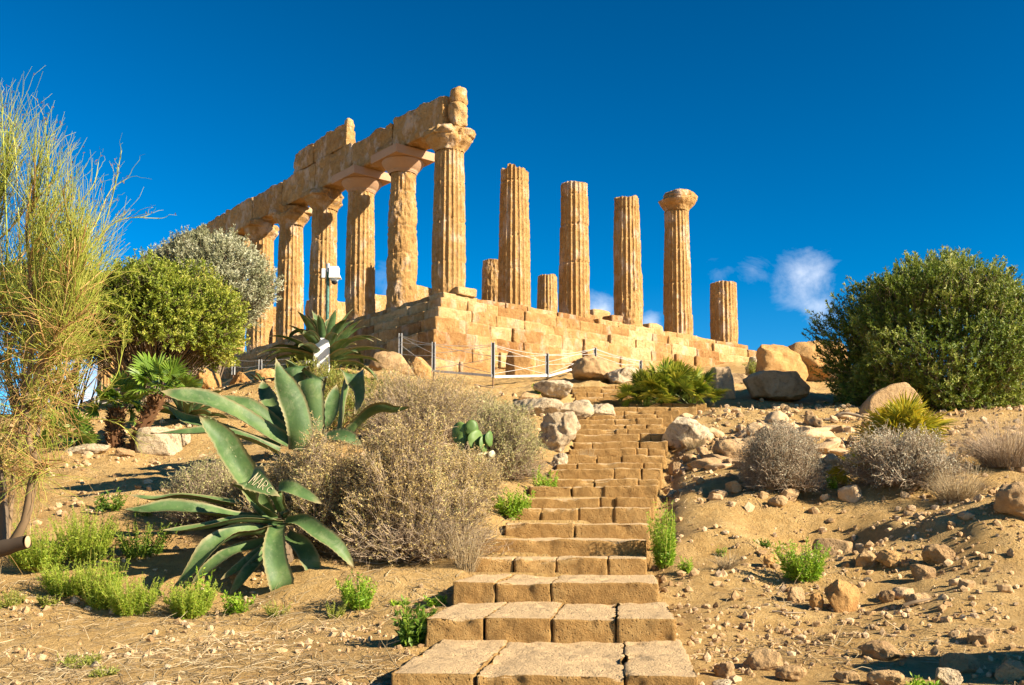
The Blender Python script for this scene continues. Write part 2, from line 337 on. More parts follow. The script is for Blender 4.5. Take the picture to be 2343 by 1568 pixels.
# ------------------------------------------------------------------ temple frame
TH = 0.884; T0 = np.array([-2.306, 37.52]); TZ = 8.34 + EYE
FD = np.array([math.sin(TH), math.cos(TH)]); GD = np.array([-math.cos(TH), math.sin(TH)])
def TW(x, y): return T0 + FD * x + GD * y

# ------------------------------------------------------------------ ground: a height field through surveyed points
ctl = [P(*a) for a in [
    (0, 1420, 9.8), (350, 1420, 9.8), (700, 1425, 9.7), (-400, 1420, 9.8), (800, 1390, 10.2), (640, 1300, 11.2), (450, 1330, 10.9), (200, 1300, 11.3), (-300, 1250, 12), (100, 1180, 13),
    (300, 1080, 15), (100, 1080, 15), (-300, 1080, 15), (400, 1050, 16.5), (600, 1000, 18), (200, 1000, 18.5), (300, 952, 21), (100, 945, 24), (150, 943, 26), (-200, 945, 24), (420, 955, 20.5),
    (500, 885, 32), (600, 872, 33), (560, 905, 29), (700, 1050, 14), (850, 1250, 12.2), (840, 1000, 16), (800, 900, 22), (740, 838, 25.5), (660, 880, 27), (900, 850, 28), (1000, 882, 28.5),
    (1100, 882, 29), (1250, 870, 31), (1100, 905, 26.5), (1180, 930, 23.5), (1000, 960, 20), (1050, 1000, 17), (1150, 1050, 15.2), (1150, 1160, 13), (1060, 1300, 11), (1000, 1382, 9.6), (920, 1480, 7.9), (850, 1540, 7.0),
    (1560, 1425, 9), (1530, 1335, 10.6), (1530, 1255, 12), (1560, 1150, 13.5), (1600, 1100, 14.6), (1560, 1050, 16.3), (1560, 1000, 19), (1640, 960, 21), (1630, 935, 23.5),
    (1750, 1130, 13.5), (1800, 1195, 12.6), (1850, 1140, 13.6), (1800, 1000, 18), (1900, 950, 22.5), (2050, 945, 23), (2250, 945, 22), (2342, 965, 20), (2600, 960, 20),
    (2100, 1040, 16.5), (2000, 1185, 13), (2120, 1205, 12.9), (2060, 1165, 13.4), (2250, 1090, 14.5), (2342, 1100, 14), (2300, 1220, 12), (2360, 1290, 10.5), (2100, 1320, 10.8), (1900, 1390, 9.9), (1700, 1355, 10.3), (2000, 1480, 8.3), (2342, 1480, 8.0),
    (2342, 1570, 6.8), (1700, 1570, 6.7), (2700, 1250, 11), (2600, 1100, 14),
    (1700, 932, 24.5), (1780, 910, 27), (1900, 908, 27.5), (1840, 872, 33), (1950, 880, 32), (2200, 900, 30), (2400, 900, 32),
    (1300, 926, 24.5), (1440, 907, 26.5), (1370, 880, 29.5), (1500, 880, 29), (1600, 868, 33), (1700, 850, 38),
    (1000, 873, 32.5), (1150, 863, 33.5), (1300, 859, 35.5), (1450, 850, 39), (1600, 840, 43), (1700, 833, 46), (1760, 830, 47), (1900, 840, 45),
    (850, 850, 33), (700, 850, 40), (560, 846, 44), (450, 855, 50)]]
ctl += [np.array(a, float) + np.array([0, 0, EYE]) for a in [
    (0, -6, -1.6), (-8, -6, -1.7), (8, -6, -1.6), (0, 0, -1.55), (-6, 0, -1.5), (6, 0, -1.5), (0, 3.5, -1.25), (-5, 4, -1.15), (5, 4, -1.15), (-3, 6.5, -1.0), (-8, 7, -.95), (2.2, 6.5, -1.0), (6, 6.3, -.9),
    (-14, 10, -.6), (14, 10, .2), (-22, 18, 1.0), (20, 18, 1.6), (-14, 32, 2.3), (-17, 42, 1.2), (-27, 60, -1.5), (-45, 90, -9), (-40, 40, -3), (-40, 10, -3), (30, 30, 3), (40, 50, 1), (30, 70, 3), (10, 95, -2), (45, 95, -10), (-15, 98, -4), (45, 5, -3), (-45, -6, -5), (45, -6, -4)]]
for (a, b) in [(3, 4), (12, 4), (3, 16), (12, 16), (3, 30), (12, 30)]:
    q = TW(a, b); ctl.append(np.array([q[0], q[1], TZ - .6]))
ctl = np.array(ctl)
def _k(a, b):
    return np.sqrt(((a[:, None, :2] - b[None, :, :2]) ** 2).sum(-1) + .15)
_n = len(ctl); _A = np.zeros((_n + 3, _n + 3)); _A[:_n, :_n] = _k(ctl, ctl) - np.eye(_n) * .25
_A[:_n, _n] = 1; _A[:_n, _n + 1:] = ctl[:, :2]; _A[_n, :_n] = 1; _A[_n + 1:, :_n] = ctl[:, :2].T
_w = np.linalg.solve(_A, np.concatenate([ctl[:, 2], np.zeros(3)]))
def ground(x, y, rough=True):
    x = np.atleast_1d(np.asarray(x, float)).ravel(); y = np.broadcast_to(np.asarray(y, float), x.shape).ravel() if np.size(y) != x.size else np.asarray(y, float).ravel()
    q = np.stack([x, y], 1); z = np.empty(len(q))
    for s in range(0, len(q), 20000):
        e = q[s:s + 20000]; z[s:s + 20000] = _k(e, ctl) @ _w[:_n] + _w[_n] + e @ _w[_n + 1:]
    if rough:
        p3 = np.stack([x, y, np.zeros_like(x)], 1)
        rise = np.clip((y - 8) / 4, 0, 1) * np.clip((75 - y) / 20, 0, 1); rr = np.clip((x - .5) / 2, 0, 1)
        z = z + fbm(p3 * .55, 3, 3) * .14 * rise + fbm(p3 * 1.8, 4, 11) * (.035 + .055 * rise + .06 * rr * rise) + fbm(p3 * 7.0, 3, 23) * (.018 + .022 * rise)
    for (U, d, r, h) in [(2075, 13.5, .85, .28), (1815, 12.6, .9, -.30), (1900, 12.3, .6, -.16), (2350, 11.6, 1.2, .55), (1640, 12.4, .8, .22), (1660, 10.9, .5, .12), (2230, 10.6, .8, .16), (2080, 9.0, .7, .08), (2250, 9.4, .6, .12), (1700, 15.0, .7, .15), (1840, 17.0, .8, .2),
                         (2150, 11.6, .6, .12), (1990, 11.4, .4, .12), (480, 10.6, .8, -.08), (760, 10.9, .7, .12), (880, 10.6, .6, .10)]:
        q2 = ((x - (U - 1171) / F * d) ** 2 + (y - d) ** 2) / r ** 2; z = z + h * np.exp(-q2 * 1.4)
    # under the stair the soil stays below the treads
    sl = np.interp(y, ST_Y, ST_L); sr = np.interp(y, ST_Y, ST_R); k = np.clip(np.searchsorted(ST_Y, y, side='right') - 1, 0, len(ST_Y) - 1)
    inside = (x > sl - .05) & (x < sr + .04) & (y > ST_Y[0] - .1) & (y < ST_Y[-1] + .5)
    e = np.maximum(sl - .05 - x, x - sr - .04); near = (e < 1.2) & (y > ST_Y[0] - .1) & (y < ST_Y[-1] + .5) & ~inside
    ramp = np.interp(y, ST_Y, ST_Z) - .13
    top = np.where(y < ST_Y[0], ST_Z[0] - .2, ST_Z[k]); z = np.where(inside, np.minimum(z, top - .16), z)
    z = np.where(near, np.minimum(z, ramp + np.where(x > sr, .22, .30) * np.maximum(e, 0) - np.where(x > sr, .14, 0) * np.exp(-(np.maximum(e, 0) / .25) ** 2)), z)
    return z
def gz(x, y): return float(ground(np.array([x]), np.array([y]))[0])

def build_ground():
    ys = [-6.0]
    while ys[-1] < 100: ys.append(ys[-1] + max(.075, min(.9, (ys[-1] - 2) * .0095)))
    ys = np.array(ys); u = np.linspace(-1, 1, 460); xs = np.sinh(u * 3.3) / math.sinh(3.3) * 46
    X, Y = np.meshgrid(xs, ys); Z = ground(X.ravel(), Y.ravel()).reshape(X.shape)
    # outermost ring turns down to the plain
    Z[0] -= 22; Z[-1] -= 22; Z[:, 0] -= 22; Z[:, -1] -= 22
    g = Geo(); ny, nx = X.shape; i = np.arange(ny * nx).reshape(ny, nx)
    g.add(np.stack([X, Y, Z], -1), np.stack([i[:-1, :-1], i[:-1, 1:], i[1:, 1:], i[1:, :-1]], -1).reshape(-1, 4))
    tag(obj('hillside_ground', g, M['soil']), 'bare ochre hillside of dry stony soil climbing to the temple', 'ground', kind='structure')
    g = Geo(); a = np.linspace(0, 2 * np.pi, 97)[:-1]; r = np.array([1.0, 60, 300, 1500, 7000])
    V = np.stack([r[:, None] * np.cos(a), r[:, None] * np.sin(a) + 40, np.full((5, 96), -19.0)], -1); i = np.arange(5 * 96).reshape(5, 96); j = np.roll(i, -1, 1)
    g.add(V, np.stack([i[:-1], i[1:], j[1:], j[:-1]], -1).reshape(-1, 4))
    tag(obj('plain', g, M['soil']), 'dry lowland far below the temple hill', 'terrain', kind='structure')
build_ground()

# ------------------------------------------------------------------ temple
temple = empty('ruined_temple', (T0[0], T0[1], TZ), 'roofless ochre temple with fluted columns and a broken architrave on a stepped podium', 'temple', rz=math.atan2(FD[1], FD[0]))
R0, R1, HS = 0.64, 0.535, 5.42          # shaft radius at foot and neck, shaft height
def column(x, y, h=HS, cap=None, seed=0, wear=.5, foot=.5, ragged=0.0, label=None, lean=0.0):
    NA, NZ = 200, max(30, int(h / .05))
    th = np.arange(NA) * 2 * np.pi / NA; zz = np.linspace(-.12, h, NZ)
    A, Z = np.meshgrid(th, zz); t = Z / HS
    R = R0 + (R1 - R0) * np.clip(t, 0, 1) + .012 * np.sin(np.clip(t, 0, 1) * np.pi)
    cp = np.stack([np.cos(A) * .62 + x, np.sin(A) * .62 + y, Z], -1)
    big = fbm(cp * np.array([1.1, 1.1, .8]), 4, seed); med = fbm(cp * np.array([3.0, 3.0, 2.2]), 4, seed + 40); fine = fbm(cp * 9, 3, seed + 80)
    # flutes survive where the stone is not eaten away
    eat = np.clip((big + .5 * med + wear - .62) * 3.2, 0, 1)
    eat = np.maximum(eat, np.clip(foot * 1.6 - np.maximum(Z, 0) / .9 + med * .9, 0, 1) * min(1, foot * 1.5))
    fr = (A * 20 / (2 * np.pi)) % 1.0
    flute = .062 * (1 - (2 * fr - 1) ** 2) * R / R0
    R = R - flute * (1 - eat * .85) - eat * .052 + med * (.022 + .055 * eat) + fine * (.012 + .034 * eat) + np.minimum(0, big + .2) * .05
    # drum joints
    rs = np.random.default_rng(seed); zj = 0
    while True:
        zj += rs.uniform(1.0, 1.55)
        if zj > h - .3: break
        wob = noise3(np.stack([np.cos(A) * 3, np.sin(A) * 3, A * 0 + zj], -1), seed) * .02
        R = R - .05 * np.exp(-((Z - zj - wob) / .022) ** 2) * (.55 + .8 * np.clip(big + .4, 0, 1))
        sh = rs.normal(0, .012, 2); R = R + np.where(Z > zj, sh[0] * np.cos(A) + sh[1] * np.sin(A), 0)
    V = np.stack([R * np.cos(A), R * np.sin(A), Z], -1)
    if ragged:
        rg = fbm(np.stack([np.cos(A[-1]) * 1.6 + seed, np.sin(A[-1]) * 1.6, A[-1] * 0], -1), 4, seed + 3) * ragged
        V[-8:, :, 2] += rg[None] * np.linspace(.1, 1, 8)[:, None]
    g = Geo(); i = np.arange(NA * NZ).reshape(NZ, NA); j = np.roll(i, -1, 1)
    g.add(V, np.stack([i[:-1], j[:-1], j[1:], i[1:]], -1).reshape(-1, 4), .5)
    rings = [V[-1]]                                  # weathered top
    for s in (.9, .7, .45, .2, .02):
        q = V[-1] * np.array([s, s, 1]); q[:, 2] = V[-1, :, 2].mean() * (1 - s) + V[-1, :, 2] * s + fbm(q * 3 + seed, 3, seed) * (.04 + ragged * .5) * (1 - s) + .02; rings.append(q)
    g.add(np.array(rings), np.concatenate([np.stack([i[k], j[k], j[k + 1], i[k + 1]], -1) for k in range(5)]), .75)
    g.v[-1] = g.v[-1]
    o = obj('column', g, M['temple'], temple, (x, y, 0))
    if label: o['label'] = label
    if cap: capital(o, h, cap, seed, x, y)
    return o
def capital(par, h, kind, seed, wx, wy):
    NA = 160; th = np.arange(NA) * 2 * np.pi / NA
    ab = .88                                         # half width of the abacus
    if kind == 'new':
        prof = [(R1 - .01, -.03), (R1 + .012, 0), (R1 + .012, .03), (R1 + .03, .035), (R1 + .03, .055), (R1 + .02, .06), (R1 + .045, .07), (R1 + .045, .09), (R1 + .075, .11), (R1 + .14, .19), (R1 + .215, .28), (R1 + .27, .36), (R1 + .295, .42), (R1 + .285, .455), (.3, .455)]
        g = Geo(); pr = np.array(prof); K = len(pr)
        V = np.stack([pr[:, :1] * np.cos(th), pr[:, :1] * np.sin(th), np.repeat(pr[:, 1:], NA, 1)], -1)
        i = np.arange(K * NA).reshape(K, NA); j = np.roll(i, -1, 1); g.add(V, np.stack([i[:-1], j[:-1], j[1:], i[1:]], -1).reshape(-1, 4))
        c = obj('capital', g, M['new_capital'], par, (0, 0, h)); c['label'] = 'smooth restored capital with clean square abacus'
        g = Geo(); stone_block(g, (0, 0, .62), (2 * ab + .06, 2 * ab + .06, .33), .3, .012, .002, 1, seed)
        obj('abacus', g, M['new_capital'], c, smooth=False)
        return
    K = 46; zz = np.linspace(-.02, .80, K); A, Z = np.meshgrid(th, zz)
    wr = {'worn': .5, 'corner': .42, 'broken': .5}[kind]
    flare = np.interp(Z, [-.02, .06, .16, .30, .42, .47], [R1 - .01, R1 + .02, R1 + .09, R1 + .23, R1 + .29, R1 + .27])
    n = 7.0; sq = ab / (np.abs(np.cos(A)) ** n + np.abs(np.sin(A)) ** n) ** (1 / n)
    cp = np.stack([np.cos(A) + wx, np.sin(A) + wy, Z * 1.3], -1)
    b = fbm(cp * 1.5, 4, seed + 7); m = fbm(cp * 5, 4, seed + 17)
    sq = np.minimum(sq, ab * (1.12 - .25 * wr + b * 1.0 * wr))            # abacus corners knocked off
    if kind == 'broken': sq = np.minimum(sq, .76 + .10 * np.cos(A - 5.3) + b * .12)
    u = np.clip((Z - .45) / .05, 0, 1); R = flare * (1 - u) + np.maximum(sq, .55) * u
    R = R + b * .20 * wr + m * .07 * wr + np.minimum(0, b + .1) * .5 * wr * np.clip(Z / .3, 0, 1) - .10 * np.clip((Z - .60) / .2, 0, 1) ** 2
    R = np.maximum(R, .40)
    g = Geo(); i = np.arange(K * NA).reshape(K, NA); j = np.roll(i, -1, 1)
    V = np.stack([R * np.cos(A), R * np.sin(A), Z + m * .03 * (Z > .3)], -1); g.add(V, np.stack([i[:-1], j[:-1], j[1:], i[1:]], -1).reshape(-1, 4), .5)
    rings = [V[-1]]
    for s in (.8, .5, .2, .02):
        q = V[-1] * np.array([s, s, 1]); q[:, 2] = .80 + fbm(q * 2.5 + seed, 3, seed) * .05; rings.append(q)
    g.add(np.array(rings), np.concatenate([np.stack([i[k], j[k], j[k + 1], i[k + 1]], -1) for k in range(4)]), .8)
    c = obj('capital', g, M['temple'], par, (0, 0, h)); c['label'] = 'eroded capital with broken abacus'

AX, AY = 3.10, 3.06
column(0, 0, cap='corner', seed=1, wear=.26, foot=.62, label='corner column with well kept flutes and a battered capital')
column(0, AY, cap='new', seed=2, wear=.78, foot=.9, label='deeply pitted column under a smooth restored capital')
column(0, 2 * AY, cap='new', seed=3, wear=.46, foot=.85, label='column under a smooth restored capital with a shadow across its foot')
column(0, 3 * AY, cap='worn', seed=4, wear=.5, foot=.7, label='patched column behind the camera pole')
column(0, 4 * AY, cap='worn', seed=5, wear=.28, foot=.5)
for k in range(5, 13): column(0, k * AY, cap='worn', seed=10 + k, wear=.42, foot=.6)
column(AX, 0, h=5.42, seed=31, wear=.32, foot=.2, ragged=.35, label='headless column with a ragged top beside the corner column')
column(2 * AX, 0, h=5.50, seed=32, wear=.26, foot=.2, ragged=.10, label='headless well fluted column with a flat top')
column(3 * AX, 0, h=5.56, seed=33, wear=.62, foot=.8, ragged=.16, label='headless heavily eroded column with collar like top drum')
column(4 * AX, 0, h=5.62, cap='broken', seed=34, wear=.34, foot=.3, label='column with a mushroom shaped broken capital')
column(5 * AX, 0, h=2.86, seed=35, wear=.36, foot=.5, ragged=.06, label='half height column stump on the far right end')
column(5 * AX, 4 * AY, h=5.5, seed=36, wear=.5, foot=.9, ragged=.12, label='rear broken column seen between two front columns')
q = P(1131, 600, 47.5); dq = q[:2] - T0
column(float(dq @ FD), float(dq @ GD), h=float(q[2] - TZ), seed=37, wear=.8, foot=.9, ragged=.1, label='rear stump peeping from behind a headless column')
for k in (2, 6, 8, 11): column(5 * AX, k * AY, h=2.2 + .3 * (k % 3), seed=50 + k, wear=.6, foot=.8, ragged=.2) if k > 5 else None

# architrave: long beams from column to column, chewed along the top edge
ZA = HS + .80
def beam(name, y0, y1, z0, z1, seed, top=.10, x0=-.50, x1=.50, label=None, slope=0.0):
    ny = int((y1 - y0) / .055); nz = 20; nx = 14
    v, f = box_grid(nx, ny, nz); p = v * np.array([(x1 - x0) / 2, (y1 - y0) / 2, (z1 - z0) / 2]) + np.array([(x0 + x1) / 2, (y0 + y1) / 2, (z0 + z1) / 2])
    tz = (v[:, 2] + 1) / 2; ed = np.clip((np.abs(v[:, 1]) - .93) / .07, 0, 1)
    a = fbm(p * 1.3, 4, seed); b = fbm(p * np.array([4, 4, 7]), 4, seed + 9); c = fbm(p * 13, 2, seed + 11)
    nrm = np.where(np.abs(v) > .999, np.sign(v), 0); nrm = norm(nrm)
    d = a * .05 + b * .055 + c * .018 + np.minimum(0, a + .12) * .18
    topn = fbm(np.stack([p[:, 0] * .6, p[:, 1] * 1.7, p[:, 0] * 0], 1), 5, seed + 21)
    p = p + nrm * d[:, None]; p[:, 2] += (topn - .25) * top * 2.0 * tz ** 3 - ed * tz * .06 * (1 + topn) + slope * (p[:, 1] - y0) / (y1 - y0) * tz
    p[:, 1] -= np.sign(v[:, 1]) * ed * (np.abs(b) * .05)
    g = Geo(); g.add(p, f, .35 + .3 * rng.random()); o = obj(name, g, M['temple'], temple)
    if label: o['label'] = label
    return o
ys = [k * AY for k in range(13)]
beam('architrave', -.28, ys[1] - .02, ZA, ZA + 1.27, 101, .09, label='architrave block reaching the corner column')
beam('architrave', ys[1] + .02, ys[2] - .02, ZA, ZA + 1.27, 102, .10, slope=-.04)
beam('architrave', ys[2] + .02, ys[3] - .02, ZA, ZA + 1.30, 103, .03)
beam('architrave', ys[3] + .02, ys[4] - .02, ZA, ZA + 1.29, 104, .05)
for k in range(4, 12): beam('architrave', ys[k] + .02, ys[k + 1] - .02, ZA, ZA + 1.27 + .02 * (k % 2), 105 + k, .08)
zf = ZA + 1.32
o = beam('frieze_block', 6.62, 9.42, zf, zf + .98, 131, .10, -.46, -.05, label='fluted frieze block with a jagged raised end'); 
o = beam('frieze_block', 9.45, 11.2, zf, zf + .94, 132, .05, -.46, .0, label='plain frieze block at the left end')
# jagged upright horn on the near end of the frieze
g = Geo(); stone_block(g, (-.22, 6.80, zf + 1.0), (.36, .30, .36), .05, .12, .09, 3, 77); obj('frieze_horn', g, M['temple'], temple)
g = Geo(); stone_block(g, (.0, -.56, ZA + .40), (.60, .55, .9), .05, .16, .16, 2.4, 78); stone_block(g, (.03, -.54, ZA + 1.14), (.58, .50, .66), .05, .22, .18, 2.6, 79)
o = obj('corner_pier', g, M['temple'], temple); o['label'] = 'two stacked lumps left standing over the corner capital'

# crepidoma: three broad steps over a rough foundation, block by block
def course(name, off, z0, z1, seed, wild=.03, front=(-1, 5), flank=(-1, 12), lens=(.95, 1.55), depth=.9, gapf=0.0, label=None, wfront=None):
    g = Geo(); rs = np.random.default_rng(seed); z = (z0 + z1) / 2; h = z1 - z0; wf = wild if wfront is None else wfront
    L = -off; x = -off                               # west front
    end = 5 * AX + off
    while x < end - .3:
        l = min(rs.uniform(*lens), end - x)
        if end - x - l < .4: l = end - x
        dy = rs.normal(0, wf * .6); sink = rs.normal(0, wf * .35); first = (x == -off)
        if first: dy = 0; sink = 0
        hh = h + .05
        if not (gapf and rs.random() < gapf and not first):
            stone_block(g, (x + l / 2, -off + depth / 2 + dy, z - .02 + sink * .4), (l - .008, depth, hh), .065, .030, .045 + .012 * (z0 < -1.2), 2.4, seed + int(x * 10))
        x += l
    y = -off + depth                                 # long north flank, in shade
    end = 12 * AY + off
    while y < end - .3:
        l = min(rs.uniform(*lens) * 1.15, end - y)
        if end - y - l < .4: l = end - y
        stone_block(g, (-off + depth / 2 + rs.normal(0, wild * .7), y + l / 2, z - .02 + rs.normal(0, wild * .25)), (depth, l - .008, h + .05), .09 if y < 16 else .2, .035, .05, 2.4, seed + 500 + int(y * 10))
        y += l
    # south and east returns, plain
    stone_block(g, (5 * AX + off - depth / 2, 6 * AY, z - .02), (depth, 12 * AY + 2 * off - 2 * depth - .02, h), .6, .05, .03, 1.5, seed + 3)
    stone_block(g, (2.5 * AX, 12 * AY + off - depth / 2, z - .02), (5 * AX + 2 * off - 2 * depth - .04, depth, h), .6, .05, .03, 1.5, seed + 4)
    o = obj(name, g, M['podium'], temple)
    if label: o['label'] = label
course('stylobate', .78, -.30, 0.0, 201, .02, label='top course of blocks under the columns', wfront=.05, gapf=0.0)
course('step', 1.16, -.74, -.31, 202, .025, wfront=.06)
course('step', 1.52, -1.18, -.75, 203, .03, wfront=.09)
course('step', 1.88, -1.70, -1.19, 204, .03, wfront=.10)
course('foundation_course', 2.14, -2.22, -1.71, 205, .06, lens=(.8, 1.8), wfront=.12)
course('foundation_course', 2.30, -2.74, -2.23, 206, .07, lens=(.8, 1.8), wfront=.12)
course('foundation_course', 2.42, -3.26, -2.75, 207, .08, lens=(.8, 2.0), wfront=.12)
course('foundation_course', 2.52, -3.9, -3.27, 208, .08, lens=(.8, 2.0), wfront=.12)
g = Geo(); stone_block(g, (2.5 * AX, 6 * AY, -1.95), (5 * AX + .3, 12 * AY + .3, 3.6), 1.5, .05, .02, .5, 209); obj('floor', g, M['podium'], temple)
# cella wall stumps seen between the columns
def wall_bit(U0, U1, V0, d, seed, dep=.8, label=None):
    p = P((U0 + U1) / 2, V0, d); wdt = (U1 - U0) / F * d; dq = p[:2] - T0; zt = p[2] - TZ
    g = Geo(); stone_block(g, (dq @ FD, dq @ GD, zt / 2 - .1), (wdt, dep, zt + .2), .10, .10, .10, 1.6, seed, maxn=30)
    o = obj('cella_wall', g, M['temple'], temple)
    if label: o['label'] = label
wall_bit(800, 915, 674, 45.5, 301); wall_bit(925, 1010, 661, 44, 302); wall_bit(700, 815, 690, 49, 303); wall_bit(1335, 1395, 712, 48.5, 304); wall_bit(600, 690, 708, 53, 305)
# loose blocks standing proud along the front edge
for (U, V, d, s) in [(1405, 722, 43.0, .5), (1335, 716, 42.2, .42), (1060, 672, 37.2, .35), (1490, 752, 44.8, .5)]:
    p = P(U, V, d); dq = p[:2] - T0; g = Geo(); stone_block(g, (dq @ FD, dq @ GD, .5 * s - .05), (.9, .6, s), .07, .08, .08, 2, int(U)); obj('loose_block', g, M['podium'], temple)

# ------------------------------------------------------------------ stairway
stairs = empty('stone_stairway', (float((ST_L[0] + ST_R[0]) / 2), float(ST_Y[0]), float(ST_Z[0])), 'long worn tufa stairway climbing from the foreground towards the temple', 'stairway')
def build_stairs():
    sc0 = np.array(stairs.location); joints = {0: [.285, .64 + .12], 1: [.235, .51, .765], 2: [.215, .485], 3: [.24, .48, .78], 4: [], 5: [.48], 6: [.24, .5, .745]}
    for k, (d, z, xl, xr) in enumerate(STW):
        nd = STW[k + 1][0] if k + 1 < len(STW) and STW[k + 1][1] > z else d + .8
        nxt = (STW[k + 1][2], STW[k + 1][3]) if k + 1 < len(STW) else (xl, xr)
        js = joints.get(k, sorted(np.random.default_rng(k).choice([.2, .33, .45, .58, .7, .82], 2, replace=False)))
        cuts = [0] + list(js) + [1]; g = Geo(); dep = nd - d + .18; rr = np.random.default_rng(900 + k)
        riser = .42 if k == 0 else max(.16, z - STW[k - 1][1]) + .14
        near = d < 13
        for a, b in zip(cuts[:-1], cuts[1:]):
            x0 = xl + (xr - xl) * a; x1 = xl + (xr - xl) * b; gap = .013 if near and rr.random() < .6 else .001
            al = -.105 if k < 23 else -.02; xm = (xl + xr) / 2; ox = (x0 + x1) / 2 - xm; oy = dep / 2 + rr.normal(0, .008)
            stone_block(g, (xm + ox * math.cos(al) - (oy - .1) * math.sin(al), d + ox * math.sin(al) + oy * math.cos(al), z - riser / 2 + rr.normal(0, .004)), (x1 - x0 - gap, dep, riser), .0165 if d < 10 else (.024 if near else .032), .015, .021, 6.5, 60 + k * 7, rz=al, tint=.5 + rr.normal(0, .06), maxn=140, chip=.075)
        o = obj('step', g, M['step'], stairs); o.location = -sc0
        if k == 0: o['label'] = 'lowest and widest step in the foreground'
build_stairs()

# ------------------------------------------------------------------ rocks
_ico = {}
def ico(sub):
    if sub not in _ico:
        bm = bmesh.new(); bmesh.ops.create_icosphere(bm, subdivisions=sub, radius=1.0)
        _ico[sub] = (np.array([v.co[:] for v in bm.verts]), np.array([[v.index for v in f.verts] for f in bm.faces])); bm.free()
    return _ico[sub]
def rock_geo(dims, seed, sub=5, n=3.0, cuts=9, amp=.12, freq=1.6, flat=0.0):
    """dims = full width, depth, height; base at z = 0"""
    v, f = ico(sub); rs = np.random.default_rng(seed)
    p = v / (np.abs(v) ** n).sum(1, keepdims=True) ** (1 / n)
    for _ in range(cuts):                            # broken planes
        k = norm(rs.normal(size=3) * np.array([1, 1, .7])); lim = rs.uniform(.55, .9); dd = p @ k
        p = p - np.maximum(dd - lim, 0)[:, None] * k * .92
    s = np.array(dims) / 2; p = p * s; m = float(min(dims))
    a = fbm(p / m * freq + seed, 4, seed); b = fbm(p / m * freq * 3.5 + seed, 4, seed + 3)
    nn = norm(p / s ** 2); rid = -np.abs(fbm(p / m * freq * 1.7 + seed * 2, 3, seed + 8)) * 1.2 + .25
    p = p + nn * ((a * .8 + .6 * b + .6 * rid) * amp * m)[:, None]
    p[:, 2] += s[2] * .86
    g = Geo(); g.add(p, f, rs.uniform(.3, .7)); return g
def rock(name, U, d, wpx, hpx, label, cat='boulder', mat='boulder', dep=.8, seed=1, V=None, rz=0.0, group=None, sink=.12, tilt=0.0, **kw):
    x = (U - 1171) / F * d; wd = wpx / F * d; h = hpx / F * d
    z = P(U, V, d)[2] if V else gz(x, d) - sink * h
    if V: z = min(z, gz(x, d) + .02) if V < 0 else z
    o = obj(name, rock_geo((wd, wd * dep, h * (1 + (0 if V else sink))), seed, **kw), M[mat], None, (x, d, z)); o.rotation_euler = (0, tilt, rz)
    return tag(o, label, cat, group)

rock('pitted_boulder', 1372, 30.2, 118, 62, 'pitted tan boulder at the head of the stairs behind the fence rail', dep=.8, seed=3, n=2.6, amp=.14)
rock('pale_boulder', 1420, 29.6, 85, 40, 'pale rounded boulder leaning on the pitted boulder beside the fan palm', seed=4, mat='lime')
rock('limestone_boulder', 1268, 25.2, 104, 44, 'speckled pale limestone boulder at the left edge of the upper steps', mat='lime', seed=5, n=2.5, amp=.11)
rock('brown_block', 1207, 24.6, 50, 26, 'squared brown block left of the speckled limestone boulder', 'rock', seed=6, n=5, amp=.06)
rock('limestone_outcrop', 1228, 21.8, 120, 42, 'flat shelf of white crusted limestone below the speckled boulder', 'outcrop', 'lime', dep=1.0, seed=7, n=3.5, sink=.3)
rock('limestone_outcrop', 1310, 21.8, 110, 40, 'long white limestone ridge touching the left side of the upper steps', 'outcrop', 'lime', dep=.7, seed=8, sink=.3, tilt=-.25)
rock('limestone_outcrop', 1375, 22.8, 76, 34, 'dark sided limestone lump lying where the stairway bends', 'outcrop', 'lime', dep=.7, seed=9, sink=.2, tilt=-.2)
rock('limestone_outcrop', 1258, 18.0, 84, 100, 'jagged white rock face descending beside the middle steps', 'outcrop', 'lime', dep=.9, seed=10, n=2.6, amp=.2, sink=.25, tilt=.3)
rock('limestone_outcrop', 1275, 16.6, 52, 52, 'lowest white rock knob above the green bush by the steps', 'outcrop', 'lime', dep=.9, seed=11, n=2.4, amp=.22, sink=.2)
rock('stair_kerb_stone', 1418, 23.4, 26, 14, 'small squarish stone lying on the top steps under the palm', 'rock', seed=12, n=4)
rock('flat_boulder', 1575, 18.9, 118, 62, 'broad flat topped limestone boulder against the right side of the steps', mat='lime', dep=.85, seed=13, n=3.2, amp=.1, sink=.2)
rock('rounded_boulder', 1690, 16.3, 118, 68, 'tan boulder half hidden behind the round grey bush', seed=14, n=2.6, sink=.15)
rock('small_block', 1545, 16.4, 30, 26, 'small square stone standing just below the flat boulder', 'rock', seed=15, n=5, amp=.05)
rock('shaded_block', 1650, 26.2, 72, 74, 'squared grey block in shade beside the large fan palm', mat='grey_rock', seed=16, n=5, cuts=3, amp=.05, sink=.1)
rock('shaded_boulder', 1790, 26.0, 178, 76, 'big dark grey boulder in the shade left of the large round tree', mat='grey_rock', dep=.7, seed=17, n=3, cuts=12, amp=.10, sink=.05)
rock('ledge_rock', 1690, 31.5, 130, 34, 'flat brown ledge behind the shaded boulders', 'rock', mat='boulder', seed=18, n=3.6, sink=.2)
rock('sunlit_boulder', 1790, 33.0, 112, 90, 'sunlit cream boulder with a pitted top beyond the shaded rocks', dep=.9, mat='orange_rock', seed=19, n=5, cuts=4, amp=.09, sink=.15)
rock('sunlit_boulder', 1868, 33.5, 134, 92, 'large sunlit ochre boulder partly behind the round tree', dep=.9, mat='orange_rock', seed=20, n=4.5, cuts=4, amp=.1, sink=.15)
